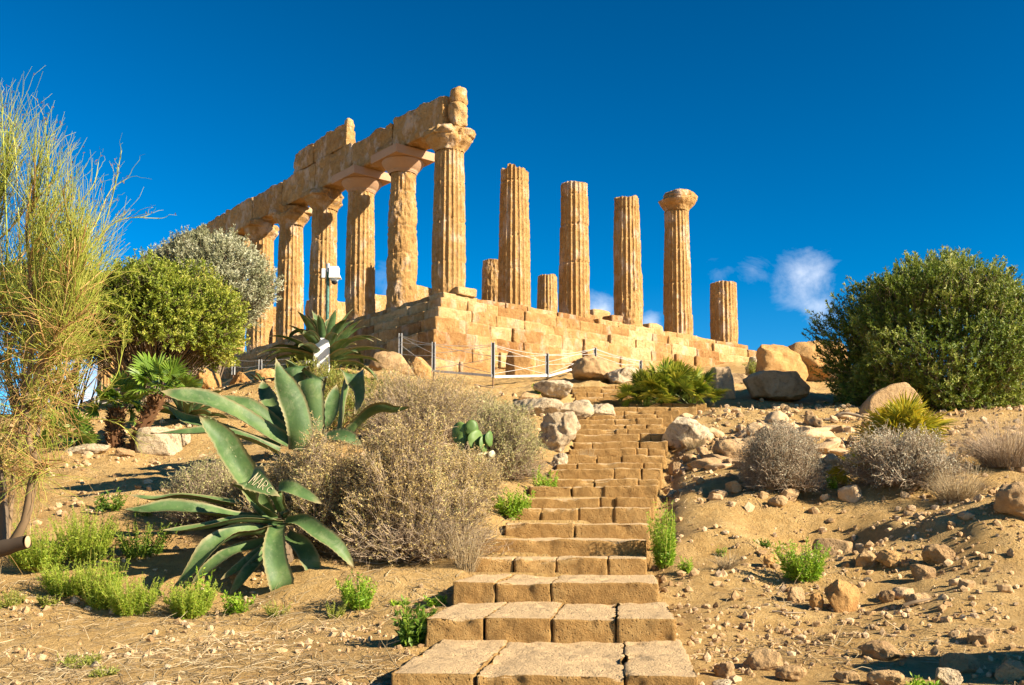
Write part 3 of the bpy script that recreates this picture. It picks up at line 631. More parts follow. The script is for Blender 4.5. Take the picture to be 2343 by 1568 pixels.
rock('sunlit_boulder', 1730, 36.5, 44, 44, 'small pointed pale boulder at the right corner of the temple', mat='lime', seed=21, n=2.4, sink=.1)
rock('low_boulder', 1915, 33.0, 60, 46, 'low brown boulder at the foot of the large ochre one', mat='boulder', seed=22, sink=.15)
rock('leaning_slab', 2065, 21.6, 150, 84, 'smooth leaning stone slab under the round tree', mat='boulder', dep=.5, seed=23, n=2.4, cuts=2, amp=.05, sink=.2, tilt=-.5)
rock('standing_block', 1918, 9.75, 84, 90, 'upright ochre block standing alone on the sandy path edge', mat='orange_rock', dep=.7, seed=24, n=3.6, amp=.09)
rock('wedge_stone', 1864, 9.75, 34, 40, 'small wedge stone leaning beside the upright ochre block', 'rock', mat='orange_rock', seed=25, n=2.3)
rock('flat_slab', 1905, 12.0, 100, 62, 'tilted flat topped slab above the bright green plant', mat='boulder', dep=.7, seed=26, n=4.5, cuts=4, amp=.05, tilt=.12)
rock('round_stone', 2022, 9.9, 44, 28, 'smooth rounded tan stone right of the upright block', 'rock', mat='boulder', seed=27, n=2.2, amp=.05)
rock('rough_stone', 2085, 9.6, 70, 34, 'crumbly stone lying by a fallen stick', 'rock', mat='boulder', seed=28, n=2.3)
rock('squared_stone', 2105, 10.4, 60, 44, 'squared stone in the cluster behind the rounded stone', 'rock', mat='boulder', seed=29, n=4, amp=.06)
rock('brown_stone', 2140, 10.7, 66, 46, 'brown domed stone at the right end of the cluster', 'rock', mat='boulder', seed=30)
rock('brown_stone', 1975, 11.0, 56, 36, 'low dark stone behind the upright block', 'rock', mat='boulder', seed=31)
rock('brown_stone', 2030, 10.9, 60, 36, 'brown lump in the middle of the stone cluster', 'rock', mat='orange_rock', seed=32)
rock('brown_stone', 1815, 10.1, 48, 42, 'buried brown stone at the foot of the bright green plant', 'rock', mat='boulder', seed=33)
rock('brown_stone', 1762, 11.2, 36, 32, 'small stone at the left foot of the bright green plant', 'rock', mat='orange_rock', seed=34)
rock('grey_stone', 1775, 13.4, 52, 26, 'rounded stone under the round grey bush', 'rock', mat='boulder', seed=35, n=2.2)
rock('foreground_stone', 1735, 7.35, 92, 46, 'broad crusty stone in the lower right foreground', 'rock', mat='boulder', dep=.7, seed=36, amp=.1)
rock('foreground_stone', 1800, 7.0, 70, 36, 'rough stone touching the broad crusty one', 'rock', mat='boulder', seed=37)
rock('foreground_stone', 1655, 7.05, 56, 34, 'lumpy stone beside the lowest step', 'rock', mat='boulder', seed=38)
rock('foreground_stone', 1640, 6.6, 60, 24, 'pale flat stone against the lowest step', 'rock', mat='lime', seed=39)
rock('shadowed_stone', 2010, 7.75, 92, 44, 'brown stone lying inside the long dark shadow', 'rock', mat='boulder', seed=40)
rock('shadowed_stone', 2235, 8.2, 74, 32, 'flat dark stone at the back of the shadow', 'rock', mat='boulder', seed=41)
rock('shadowed_stone', 2180, 7.3, 80, 42, 'knobbly stone at the front of the shadow', 'rock', mat='boulder', seed=42)
rock('corner_stone', 2150, 6.75, 66, 46, 'pale pointed stone at the bottom edge beside the green sprig', 'rock', mat='lime', seed=43)
rock('corner_stone', 2290, 7.0, 90, 46, 'brown stone in the bottom right corner', 'rock', mat='boulder', seed=44)
rock('corner_stone', 2010, 6.75, 80, 40, 'reddish low stone left of the green sprig', 'rock', mat='boulder', seed=45)
rock('corner_stone', 1925, 6.85, 56, 26, 'small brown stone left of the reddish one', 'rock', mat='boulder', seed=46)
rock('bank_boulder', 2330, 11.2, 130, 76, 'earthy boulder of the bank at the right edge', 'boulder', mat='boulder', dep=1.0, seed=47, n=2.3, sink=.4)
# left side
rock('squared_block', 362, 17.3, 92, 62, 'squared pale block on the left terrace under an agave leaf', mat='lime', dep=.9, seed=50, n=6, cuts=2, amp=.06)
rock('squared_block', 415, 17.9, 46, 36, 'smaller pale block joined to the squared block', 'rock', mat='lime', seed=51, n=4)
rock('flat_stone', 278, 16.6, 54, 22, 'low flat stone left of the squared block', 'rock', mat='boulder', seed=52, n=4, amp=.06)
rock('flat_stone', 200, 17.0, 120, 22, 'low pale ledge in front of the small trunked palms', 'rock', mat='lime', seed=53, sink=.3)
rock('ochre_boulder', 465, 27.5, 62, 74, 'tall ochre boulder beside the burnt stump', mat='orange_rock', seed=54, n=2.6)
rock('ochre_boulder', 545, 30.0, 56, 46, 'rounded ochre boulder under the left fence posts', mat='orange_rock', seed=55, n=2.4)
rock('ochre_boulder', 602, 30.5, 60, 42, 'ochre boulder between the fence post and the tall agave', mat='orange_rock', seed=56, n=2.6)
rock('ochre_boulder', 890, 29.0, 110, 62, 'broad domed boulder right of the upper agave', mat='boulder', dep=.8, seed=57, n=2.4, amp=.07)
rock('hollow_stone', 952, 31.0, 66, 74, 'upright hollowed orange stone at the foot of the podium corner', mat='orange_rock', dep=.4, seed=58, n=3.2, amp=.12)
rock('fallen_drum', 1190, 33.5, 66, 66, 'dark fallen column drum against the front podium wall', mat='orange_rock', dep=.8, seed=59, n=4.5, amp=.05, cuts=2)
rock('fallen_block', 1322, 36.0, 44, 32, 'small square fallen block by the podium wall near the far fence post', 'rock', mat='podium', seed=60, n=4.5, amp=.05)
for i, (U, d, w_, h_, lb) in enumerate([(268, 10.15, 26, 16, 'rounded pale pebble at the left path edge, rightmost of three'), (210, 10.2, 20, 11, 'smallest of three pale pebbles at the left path edge'), (180, 10.3, 28, 18, 'roundest of three pale pebbles at the left path edge'),
                                        (232, 7.5, 24, 14, 'pale pebble among green grass in the left foreground'), (395, 7.3, 18, 12, 'lone cream pebble on the littered path'), (352, 6.62, 44, 22, 'pale stone cut by the bottom edge')]):
    rock('pebble', U, d, w_, h_, lb, 'pebble', 'lime', seed=70 + i, n=2.2, amp=.05, sub=4)

# the off-frame boulder whose shadow falls across the lower right foreground
b = obj('tall_boulder', rock_geo((1.8, 1.3, 2.0), 88, n=2.3, amp=.08), M['boulder'], None, (5.35, 6.55, gz(5.35, 6.55) - .2)); tag(b, 'big boulder standing right of the path beyond the small stones', 'boulder')

# loose stones: one small set of shapes, copied
proto = []
for k in range(7):
    o = obj('loose_stone', rock_geo((1, .85, .62), 400 + k, sub=4, n=2.2 + .5 * (k % 4), cuts=12, amp=.11), M['stone']); proto.append(o)
def scatter(n, U0, U1, d0, d1, s0, s1, label, group, pw=2.2, keep=None, zf=1.0):
    c = 0; tries = 0
    while c < n and tries < n * 20:
        tries += 1
        d = d0 * (d1 / d0) ** rng.random(); U = rng.uniform(U0, U1); x = (U - 1171) / F * d
        sl, sr = np.interp(d, ST_Y, ST_L), np.interp(d, ST_Y, ST_R)
        if sl - .12 < x < sr + .12: continue
        if keep is not None and not keep(U, d, x): continue
        if noise3(np.array([[x * .9, d * .9, 0.]]), 61)[0] < rng.uniform(-.6, .25): continue
        s = s0 * (s1 / s0) ** (rng.random() ** pw); o = proto[rng.integers(7)].copy(); COL.objects.link(o)
        o.location = (x, d, gz(x, d) - .14 * s); o.scale = (s, s * rng.uniform(.75, 1.1), s * rng.uniform(.8, 1.15) * zf); o.rotation_euler = (rng.normal(0, .15), rng.normal(0, .15), rng.uniform(0, 6.28))
        tag(o, label, 'stone', group); c += 1
scatter(200, 1530, 1990, 13.2, 22.5, .07, .55, 'rough tan stone strewn on the slope right of the steps', 'stones strewn right of the steps')
scatter(26, 1545, 1930, 14.2, 21.5, .55, 1.15, 'flat ledge of weathered rock half buried in the slope right of the steps', 'rock ledges on the right slope', zf=.5)
scatter(46, 1950, 2420, 9, 16, .05, .24, 'small brown stone on the lower right bank', 'stones on the lower right bank')
scatter(34, 1610, 2400, 6.5, 10.4, .03, .13, 'small stone on the sandy ground at lower right', 'stones on the sandy ground')
scatter(30, 0, 560, 12.5, 19, .04, .16, 'small pale stone on the left terrace', 'stones on the left terrace')
scatter(16, 0, 900, 7, 10.5, .02, .07, 'tiny stone on the left path', 'stones on the left path')
scatter(16, 1000, 1240, 19, 28, .08, .3, 'stone lying on the slope below the podium fence', 'stones below the fence')
for o in proto: bpy.data.objects.remove(o)

# gravel: too many to count
def litter():
    v, f = ico(1); g = Geo(); n = 18000
    d = 6.3 * (26 / 6.3) ** rng.random(n) ; U = rng.uniform(-60, 2400, n); x = (U - 1171) / F * d
    sl, sr = np.interp(d, ST_Y, ST_L), np.interp(d, ST_Y, ST_R); dens = noise3(np.stack([x * 1.1, d * 1.1, 0 * x], 1), 71) + np.where(x > sr, .35, -.1) - np.where((d < 10.2) & (x > sr), .25, 0)
    ok = ~((x > sl - .03) & (x < sr + .03)) & (dens > rng.uniform(-.4, .9, n)); x = x[ok]; d = d[ok]
    z = ground(x, d); s = .010 * (5.5 ** (rng.random(len(x)) ** 1.6)) * np.clip(d / 12, .7, 1.5)
    V = v[None] * (s[:, None, None] * rng.uniform(.6, 1.2, (len(x), 1, 3))) * (1 + .25 * rng.normal(size=(len(x), len(v), 1))) + np.stack([x, d, z + s * .25], 1)[:, None]
    F_ = f[None] + (np.arange(len(x)) * len(v))[:, None, None]
    g.add(V, F_.reshape(-1, 3), np.repeat(rng.random(len(x)), len(v)))
    tag(obj('gravel', g, M['stone'], smooth=False), 'loose gravel and crumbs of stone over the dry soil', 'gravel', kind='stuff')
    g = Geo(); n = 9000                               # dead stalks and straw
    d = np.where(rng.random(n) < .75, 6.3 * (10.8 / 6.3) ** rng.random(n), 10 * (20 / 10) ** rng.random(n)); U = rng.uniform(-60, 2400, n); x = (U - 1171) / F * d
    sl, sr = np.interp(d, ST_Y, ST_L), np.interp(d, ST_Y, ST_R)
    dens = noise3(np.stack([x * .8, d * 1.4, 0 * x], 1), 81) + np.where(x < sl, .25, -.55)
    ok = ~((x > sl - .05) & (x < sr + .05)) & (dens > rng.uniform(-.5, .7, n)); x = x[ok]; d = d[ok]; m = len(x)
    a = rng.uniform(0, 6.28, m); L = rng.uniform(.05, .26, m); z0 = ground(x, d)
    x1 = x + np.cos(a) * L; d1 = d + np.sin(a) * L; z1 = ground(x1, d1); up = np.where(rng.random(m) < .08, rng.uniform(.03, .18, m), .008)
    A = np.stack([x, d, z0 + .006], 1); C = np.stack([x1, d1, z1 + up], 1); B = (A + C) / 2 + rng.normal(0, .012, (m, 3)) + np.array([0, 0, .012])
    tubes(g, np.stack([A, B, C], 1), np.array([.0028, .0024, .001]) * rng.uniform(.6, 1.5, (m, 1)), 3, rng.random(m))
    tag(obj('dry_straw', g, M['straw']), 'dead stalks and straw littering the ground', 'straw', kind='stuff')
litter()

# ------------------------------------------------------------------ rope fence round the podium, camera pole, casing
def fence(name, posts, label, rails=None, cross=True):
    xs = [((U - 1171) / F * d, d) for (U, V0, V1, d) in posts]; p0 = np.array([xs[0][0], xs[0][1], gz(*xs[0])])
    root = empty(name, p0, label, 'fence'); tops = []; bots = []
    for (U, V0, V1, d) in posts:
        x = (U - 1171) / F * d; top = P(U, V0, d)[2]; bot = P(U, V1, d)[2]; gg = gz(x, d)
        bot = max(bot, gg - .3) if V1 else gg
        g = Geo(); h = top - bot; c = np.array([x, d, (top + bot) / 2]) - p0; rz = .25
        for sx in (-1, 1): stone_block(g, c + np.array([sx * .042, 0, 0]), (.022, .085, h), .5, .003, 0, 1)
        po = obj('post', g, M['steel'], root, smooth=False)
        g = Geo(); stone_block(g, c, (.062, .012, h - .03), .5, .001, 0, 1); obj('web', g, M['steel_dark'], po, smooth=False)
        if bot - gg > .05:
            g = Geo(); tubes(g, np.array([[[x, d, bot], [x, d, (bot + gg) / 2], [x, d, gg - .2]]]) - p0, .022, 6); obj('rod', g, M['rust'], po)
        tops.append(np.array([x, d, top])); bots.append(np.array([x, d, bot]))
    for k in range(len(posts) - 1):
        h0 = tops[k] - bots[k]; h1 = tops[k + 1] - bots[k + 1]
        lines = [(.93, .93, .05), (.5, .5, .06)]
        if cross: lines = [(.93, .93, .05), (.62, .9, .02), (.9, .60, .02), (.12, .55, .02), (.52, .12, .02)]
        for (a, b, sag) in lines:
            A = bots[k] + h0 * a; B = bots[k + 1] + h1 * b; t = np.linspace(0, 1, 9)[:, None]
            L = A + (B - A) * t; L[:, 2] -= sag * 4 * (t * (1 - t))[:, 0]
            g = Geo(); tubes(g, (L - p0)[None], .0075, 5); obj('cable', g, M['rope'], root)
        if rails and k in rails:
            A = bots[k] + h0 * .03; B = bots[k + 1] + h1 * .06; g = Geo(); dv = B - A; n = np.array([-dv[1], dv[0], 0]); n /= np.linalg.norm(n); u = np.array([0, 0, .032]); n = n * .02
            V = [A - n - u, A + n - u, A + n + u, A - n + u, B - n - u, B + n - u, B + n + u, B - n + u]
            g.add(np.array(V) - p0, [[0, 1, 2, 3], [7, 6, 5, 4], [0, 4, 5, 1], [1, 5, 6, 2], [2, 6, 7, 3], [3, 7, 4, 0]]); obj('rail', g, M['rail'], root, smooth=False)
    return root
fence('cable_fence', [(913, 763, 817, 31.5), (990, 783, 851, 29.3), (1127, 783, 865, 28.6), (1252, 808, 863, 30.5), (1363, 795, 832, 34.0), (1468, 824, 850, 36.0)],
      'low steel post fence with slack cables and pale rails before the podium front', rails=(1, 2, 3))
fence('cable_fence', [(452, 822, 868, 36.5), (528, 819, 858, 35), (590, 823, 848, 34), (700, 812, 836, 33)], 'short pale post fence below the shaded long side of the temple', cross=False)
fence('cable_fence', [(150, 905, 945, 25.6), (215, 905, 945, 26.0), (322, 874, 912, 29)], 'far fence of dark posts seen under the left trees', cross=False)

px, pd = (743 - 1171) / F * 26.0, 26.0; zb = gz(px, pd)
pole = empty('camera_pole', (px, pd, zb), 'thin flaking green pole carrying a white dome camera above the upper agave', 'camera pole')
ht = P(743, 606, pd)[2] - zb
g = Geo(); tubes(g, np.array([[[0, 0, -.2], [0, 0, ht * .5], [0, 0, ht]]]), .042, 10); obj('pole', g, M['pole_green'], pole)
g = Geo(); tubes(g, np.array([[[0, 0, ht * .93], [0, 0, ht * .97], [0, 0, ht + .02]]]), .046, 10); obj('cap', g, M['steel'], pole)
zc = P(743, 627, pd)[2] - zb
g = Geo(); stone_block(g, (-.10, -.02, zc), (.09, .16, .24), .5, .01, 0, 1); obj('bracket', g, M['white_paint'], pole, smooth=False)
g = Geo(); V, f_ = box_grid(2, 2, 2); q = V * np.array([.11, .12, .15]); q[:, 0] += np.where(V[:, 2] < -.5, .07 * (V[:, 0] > 0) + 0, 0) + .16; q[:, 1] -= .05 * (V[:, 2] < -.5); q[:, 2] += zc + .02; g.add(q, f_)
h_ = obj('camera_housing', g, M['white_paint'], pole, smooth=False)
g = Geo(); v, f = ico(3); g.add(v * np.array([.105, .105, .09]) + np.array([.17, -.03, zc - .14]), f); obj('dome_ring', g, M['white_paint'], h_)
g = Geo(); g.add(v * .078 + np.array([.17, -.03, zc - .205]), f); obj('dome', g, M['glass_dark'], h_)
cx, cd = (731 - 1171) / F * 24.3, 24.3; cz = P(731, 836, cd)[2]
cas = empty('white_casing', (cx, cd, min(cz, gz(cx, cd))), 'narrow white equipment casing half hidden in the upper agave', 'casing')
g = Geo(); hh = P(731, 775, cd)[2] - cas.location[2]; stone_block(g, (0, 0, hh / 2), (.36, .22, hh), .5, .012, 0, 1); cb = obj('cabinet', g, M['white_paint'], cas, smooth=False)
g = Geo(); stone_block(g, (.0, -.118, hh / 2 + .02), (.30, .016, hh * .86), .5, .004, 0, 1); obj('door', g, M['white_paint'], cas, smooth=False)

# ------------------------------------------------------------------ plants: bushes
def lump_dir(n, up=.15):
    """directions over a dome"""
    d = rvec(n * 2); d = d[d[:, 2] > -up]; return d[:n]
def bush(root, r, h, n, leafmat, twigmat, per=16, slen=.28, L=.055, W=.016, seed=1, lump=.32, lf=2.2, up=.45, shell=.55, low=.35, stems=40, tintb=.5, holes=.25, base_z=None, leafname='foliage', spread=.8, twig_r=.006, sprig=True):
    """dome of leafy sprigs.  r = (rx, ry), h = height; hangs low when low > 0"""
    rx, ry = r; D = lump_dir(n, low); n = len(D)
    mult = 1 + lump * fbm(D * lf + seed * 3.1, 4, seed) * 1.6
    hole = fbm(D * lf * 2.3 + seed, 3, seed + 2)
    rad = (shell + (1 - shell) * rng.random(n) ** .6) * mult
    ok = hole > -.55 + holes * 1.1 - .6 * (rad < .75); D = D[ok]; rad = rad[ok]; mult = mult[ok]; n = len(D)
    cz = h * low / (1 + low) if base_z is None else base_z
    tip = np.stack([D[:, 0] * rx, D[:, 1] * ry, D[:, 2] * (h - cz)], 1) * rad[:, None]; tip[:, 2] = np.maximum(tip[:, 2] + cz, .02)
    sd_ = norm(D * .8 + np.array([0, 0, up]) + .35 * rng.normal(size=(n, 3)))
    sl = slen * rng.uniform(.6, 1.3, n)
    gl = Geo(); s = rng.random((n, per)) ** .8
    B = tip[:, None] + sd_[:, None] * (sl[:, None] * s)[:, :, None]
    LD = norm(sd_[:, None] * (.75) + rvec(n * per).reshape(n, per, 3) * spread)
    ti = np.clip(tintb + .14 * rng.normal(size=(n, 1)) + .10 * rng.normal(size=(n, per)) + .32 * (s - .5) + .28 * noise3(D * 3 + seed, seed)[:, None], 0, 1)
    leaves(gl, B.reshape(-1, 3), LD.reshape(-1, 3), L * rng.uniform(.6, 1.3, n * per), W * rng.uniform(.7, 1.2, n * per), ti.ravel(), face=np.repeat(norm(D + np.array([.25, -.1, .5])), per, 0))
    obj(leafname, gl, leafmat, root, smooth=False)
    gt = Geo()
    if sprig: tubes(gt, np.stack([tip - sd_ * sl[:, None] * .6, tip, tip + sd_ * sl[:, None]], 1), np.array([twig_r * .8, twig_r * .6, twig_r * .3]), 3, rng.random(n))
    if stems:
        k = rng.integers(0, n, stems * 3); E_ = tip[k]; S_ = rng.normal(0, 1, (len(k), 3)) * np.array([rx * .12, ry * .12, 0])
        Mx = (S_ + E_) / 2 * np.array([.8, .8, 1.1]) + rng.normal(0, .05, (len(k), 3)) * min(r)
        tt = np.linspace(0, 1, 7)[None, :, None]; C = S_[:, None] * (1 - tt) ** 2 + 2 * tt * (1 - tt) * Mx[:, None] + tt ** 2 * E_[:, None]
        tubes(gt, C, np.linspace(twig_r * 3, twig_r * .6, 7), 4, rng.random(len(k)))
    obj('branches', gt, twigmat, root)
    return root
def trunk(root, pts, r0, r1, mat, sides=9, name='trunk', k=16):
    C = spline(pts, k); R = np.linspace(r0, r1, k) * (1 + .12 * rng.normal(size=k)); R[0] *= 1.25
    g = Geo(); tubes(g, C[None], R[None], sides, .5); V = g.v[0]; V += (fbm(V * 9, 3, 5) * r0 * .25)[:, None] * norm(rng.normal(size=V.shape) * .2 + 1e-6 + (V - np.repeat(C, sides, 0)))
    return obj(name, g, mat, root)
def at(U, d, dz=0.0):
    x = (U - 1171) / F * d; return np.array([x, d, gz(x, d) + dz])
def px2m(p, d): return p / F * d

# the big round evergreen on the right
d = 24.6; p = at(2150, d, -.1)
t = empty('evergreen_tree', p, 'large round evergreen bush tree on the right, dark below with paler shoots on top', 'tree')
bush(t, (px2m(238, d), 2.4), px2m(352, d), 8500, M['leaf_olive'], M['bark'], per=26, slen=.30, L=.085, W=.028, seed=4, lump=.26, lf=2.4, up=.75, shell=.60, low=.8, stems=40, holes=.12, tintb=.5, base_z=px2m(135, d), leafname='crown', twig_r=.008)
trunk(t, [(0, 0, -.1), (.1, 0, .5), (-.1, .1, 1.3)], .16, .07, M['bark']); trunk(t, [(.3, .1, -.1), (.7, .1, .5), (1.1, .2, 1.2)], .12, .05, M['bark'])
# left: yellow green mastic in front, silver olive behind
d = 22.5; p = at(335, d, -.1)
t = empty('mastic_tree', p, 'dense yellow green tree left of the temple, in front of the silvery one', 'tree')
bush(t, (px2m(188, d), 1.8), px2m(945 - 622, d), 6500, M['leaf_mastic'], M['bark'], per=26, slen=.28, L=.07, W=.026, seed=7, lump=.28, lf=2.4, up=.35, shell=.62, low=.55, stems=60, holes=.30, tintb=.5, leafname='crown', twig_r=.008, base_z=px2m(945 - 750, d))
trunk(t, [(.2, 0, -.1), (.05, 0, .5), (.2, .1, 1.4)], .14, .08, M['bark'])
d = 30; p = at(452, d, -.2); zt_ = P(480, 526, d)[2]
t = empty('silver_olive_tree', p, 'silvery olive tree behind the yellow green tree, against the temple columns', 'tree')
bush(t, (px2m(142, d), 1.7), zt_ - p[2] - .42, 5200, M['leaf_silver'], M['bark'], per=26, slen=.32, L=.085, W=.024, seed=9, lump=.26, lf=2.3, up=.6, shell=.6, low=.6, stems=60, holes=.28, tintb=.5, leafname='crown', twig_r=.008, base_z=P(480, 675, d)[2] - p[2])
trunk(t, [(0, 0, -.1), (.15, 0, .9), (-.1, .1, 2.0)], .16, .08, M['bark'])
for (U, d, s_, lb) in [(60, 26.5, 3, 'dark stemmed tree at the left edge behind the broom'), (148, 25.2, 5, 'forked dark tree trunk with shaded crown left of the small palms')]:
    p = at(U, d, -.1); t = empty('shade_tree', p, lb, 'tree')
    bush(t, (1.9, 1.6), 4.2 if s_ == 3 else 3.4, 1500, M['leaf_olive'], M['bark'], per=22, slen=.34, L=.09, W=.03, seed=s_, lump=.3, low=.3, stems=20, tintb=.35, holes=.3, leafname='crown', base_z=2.4)
    trunk(t, [(0, 0, -.2), (-.05, 0, .5), (.18, .05, 1.2), (.25, 0, 2.0)], .13, .07, M['bark']); trunk(t, [(-.1, 0, -.2), (-.4, .1, .5), (-.6, 0, 1.4), (-.5, 0, 2.2)], .11, .06, M['bark'])

# ------------------------------------------------------------------ dry shrubs: twigs first, leaflets at the tips
def dry_shrub(root, r, h, n, leafmat, seed, leafn=7, L=.024, W=.0095, low=.2, shell=.35, twl=.16, tint=.5, lump=.3, tr=.0022, bz=None, twm='twig_grey', fork=4):
    rx, ry = r; D = lump_dir(n, low); n = len(D); mult = 1 + lump * 1.5 * fbm(D * 2.0 + seed * 2.7, 4, seed) + lump * .5 * fbm(D * 6 + seed, 2, seed)
    rad = (shell + (1 - shell) * rng.random(n) ** .55) * mult; cz = h * .28 if bz is None else bz
    tip = np.stack([D[:, 0] * rx, D[:, 1] * ry, D[:, 2] * (h - cz)], 1) * rad[:, None]; tip[:, 2] = np.maximum(tip[:, 2] + cz, .03)
    S_ = rng.normal(0, 1, (n, 3)) * np.array([rx * .16, ry * .16, 0]); Mx = tip * np.array([.55, .55, .35]) + rng.normal(0, .07, (n, 3)) * rx
    k = 7; tt = np.linspace(0, 1, k)[None, :, None]; C = S_[:, None] * (1 - tt) ** 2 + 2 * tt * (1 - tt) * Mx[:, None] + tt ** 2 * tip[:, None] + rng.normal(0, .008, (n, k, 3))
    g = Geo(); half = n // 3; tubes(g, C[:half], np.linspace(tr * 3.2, tr * .9, k), 3, rng.random(half)); tubes(g, C[half:, 3:], np.linspace(tr * 1.7, tr * .7, k - 3), 3, rng.random(n - half))
    # forks near the tips
    Q = np.repeat(tip, fork, 0); dirs = norm(np.repeat(norm(tip - Mx), fork, 0) * .7 + rvec(n * fork) * .9 + np.array([0, 0, .15])); ln = twl * rng.uniform(.4, 1.2, n * fork)
    st = Q - np.repeat(norm(tip - C[:, -2]), fork, 0) * rng.random((n * fork, 1)) * twl * .8
    e = st + dirs * ln[:, None]; m = (st + e) / 2 + rng.normal(0, .01, st.shape)
    tubes(g, np.stack([st, m, e], 1), np.array([tr * .8, tr * .65, tr * .4]), 3, rng.random(len(st)))
    obj('stems', g, M[twm], root)
    if leafn:
        gl = Geo(); lw = np.repeat(np.clip(tip[:, 2] / h, 0, 1), fork); ok = rng.random(len(st)) < np.clip(.12 + 1.5 * lw + .5 * np.repeat(noise3(tip * 3 / rx + seed * 2, seed + 4), fork), 0, 1)
        st = st[ok]; e = e[ok]; dirs = dirs[ok]; N_ = len(st); s = rng.uniform(.25, 1.0, (N_, leafn)); B = st[:, None] + (e - st)[:, None] * s[:, :, None]
        LD = norm(dirs[:, None] * .6 + rvec(N_ * leafn).reshape(N_, leafn, 3))
        ti = np.clip(tint + .2 * rng.normal(size=(N_, 1)) + .12 * rng.normal(size=(N_, leafn)) + .25 * np.repeat(noise3(tip * 2.2 / rx + seed, seed), fork)[ok][:, None], 0, 1)
        leaves(gl, B.reshape(-1, 3), LD.reshape(-1, 3), L * rng.uniform(.6, 1.4, N_ * leafn), W * rng.uniform(.7, 1.3, N_ * leafn), ti.ravel())
        obj('leaflets', gl, leafmat, root, smooth=False)
    return root
def shrub_at(name, U, Vb, d, wpx, hpx, label, mat, seed, n=900, dep=.85, cat='shrub', **kw):
    p = at(U, d, -.03); r = px2m(wpx / 2, d)
    return dry_shrub(empty(name, p, label, cat), (r, r * dep), px2m(hpx, d), n, M[mat], seed, **kw)
shrub_at('dry_shrub', 940, 1300, 11.7, 360, 272, 'largest straw coloured dry shrub, beside the lower steps', 'leaf_dry', 11, n=3000, dep=.85, low=.35, leafn=8, twl=.15, tr=.0026, shell=.45, lump=.5)
shrub_at('dry_shrub', 715, 1235, 12.0, 340, 228, 'straw coloured dry shrub between the two big agaves', 'leaf_dry', 31, n=2400, dep=.7, low=.35, leafn=8, twl=.15, tr=.0026, shell=.45, lump=.5)
shrub_at('dry_shrub', 640, 1130, 12.4, 250, 150, 'lower left lobe of dry growth above the foreground agave', 'leaf_dry', 12, n=900, low=.3, leafn=6, twl=.14, bz=.35)
shrub_at('dry_shrub', 485, 1180, 12.6, 230, 160, 'brownish dry shrub shading the ground left of the carved agave leaf', 'leaf_drygreen', 13, n=1000, low=.3, leafn=4, twl=.13)
shrub_at('dry_shrub', 960, 1010, 16.0, 300, 175, 'upper dry shrub on the mound below the podium corner', 'leaf_dry', 14, n=1600, low=.3, leafn=5, twl=.16)
shrub_at('dry_shrub', 1065, 1010, 16.8, 240, 110, 'thin wiry dry shrub to the right on the mound top', 'leaf_drygreen', 15, n=900, low=.3, leafn=4, twl=.2)
shrub_at('green_grey_shrub', 1150, 1105, 14.9, 190, 185, 'soft grey green shrub between the dry shrub and the white rock face', 'leaf_drygreen', 16, n=1500, low=.4, leafn=8, twl=.16, tint=.6)
shrub_at('green_grey_shrub', 1050, 1130, 13.3, 210, 135, 'straw and green shrub around the prickly pear', 'leaf_dry', 17, n=1100, low=.4, leafn=7, twl=.15)
shrub_at('round_grey_bush', 1787, 1140, 14.0, 192, 150, 'round ash grey bush of fine twigs on the right slope', 'leaf_grey', 18, n=1900, low=.5, leafn=4, twl=.17, lump=.12, shell=.4, tr=.0026)
shrub_at('spiny_shrub', 2068, 1165, 13.7, 268, 118, 'wide spiny brown grey shrub in front of the yellowing fan palm', 'leaf_grey', 19, n=1500, low=.55, leafn=4, twl=.20, tr=.0034, L=.030, W=.013, lump=.6, shell=.5)

def tuft(root, n, h, spread, r=.0022, mat='straw', droop=.5, seed=0, base=.12, tint=.5, w=None):
    a = rng.uniform(0, 6.28, n); b = rng.random(n) ** .5 * base; S_ = np.stack([np.cos(a) * b, np.sin(a) * b, 0 * a - .02], 1)
    lean = rng.random(n) ** .7 * spread; L = h * rng.uniform(.5, 1.1, n); az = a + rng.normal(0, .5, n)
    o = np.stack([np.cos(az) * lean, np.sin(az) * lean, np.ones(n)], 1); o = norm(o)
    t = np.linspace(0, 1, 6)[None, :, None]; C = S_[:, None] + o[:, None] * L[:, None, None] * t; C[:, :, 2] -= (droop * lean * L * .6)[:, None] * (t[0, :, 0] ** 2)[None]
    C[:, :, :2] += (np.stack([np.cos(az), np.sin(az)], 1) * (droop * lean * L * .4)[:, None])[:, None] * (t ** 2); C += rng.normal(0, .006, C.shape) * t
    g = Geo(); tubes(g, C, np.linspace(r, r * .4, 6), 3, np.clip(tint + .25 * rng.normal(size=n), 0, 1)); obj('blades', g, M[mat], root)
for (U, d, n, h, sp, mat, lb, base) in [(2310, 14.6, 1300, .85, 1.0, 'twig_grey', 'large grey brown tuft of dead grass at the right edge', .3), (2192, 12.9, 700, .52, .8, 'straw', 'pale dry grass tuft hanging on the bank below the spiny shrub', .16),
                                       (1660, 11.0, 200, .22, .9, 'straw', 'small dead grass tuft on the bare slope right of the steps', .06), (1345, 17.6, 160, .35, .5, 'straw', 'dry stalks beside the white rock at the steps left edge', .06),
                                       (1590, 18.0, 240, .35, .8, 'straw', 'dry grass at the foot of the flat boulder', .12), (1070, 11.0, 130, .62, .55, 'straw', 'tall thin straw stalks against the left edge of the steps', .1), (1330, 12.9, 0, .3, .5, 'straw', '', .1), (1085, 12.1, 160, .22, .9, 'straw', 'short straw tuft on the ledge left of the steps', .12)]:
    if n: tuft(empty('dry_grass_tuft', at(U, d), lb, 'grass tuft'), n, h, sp, base=base, mat=mat)

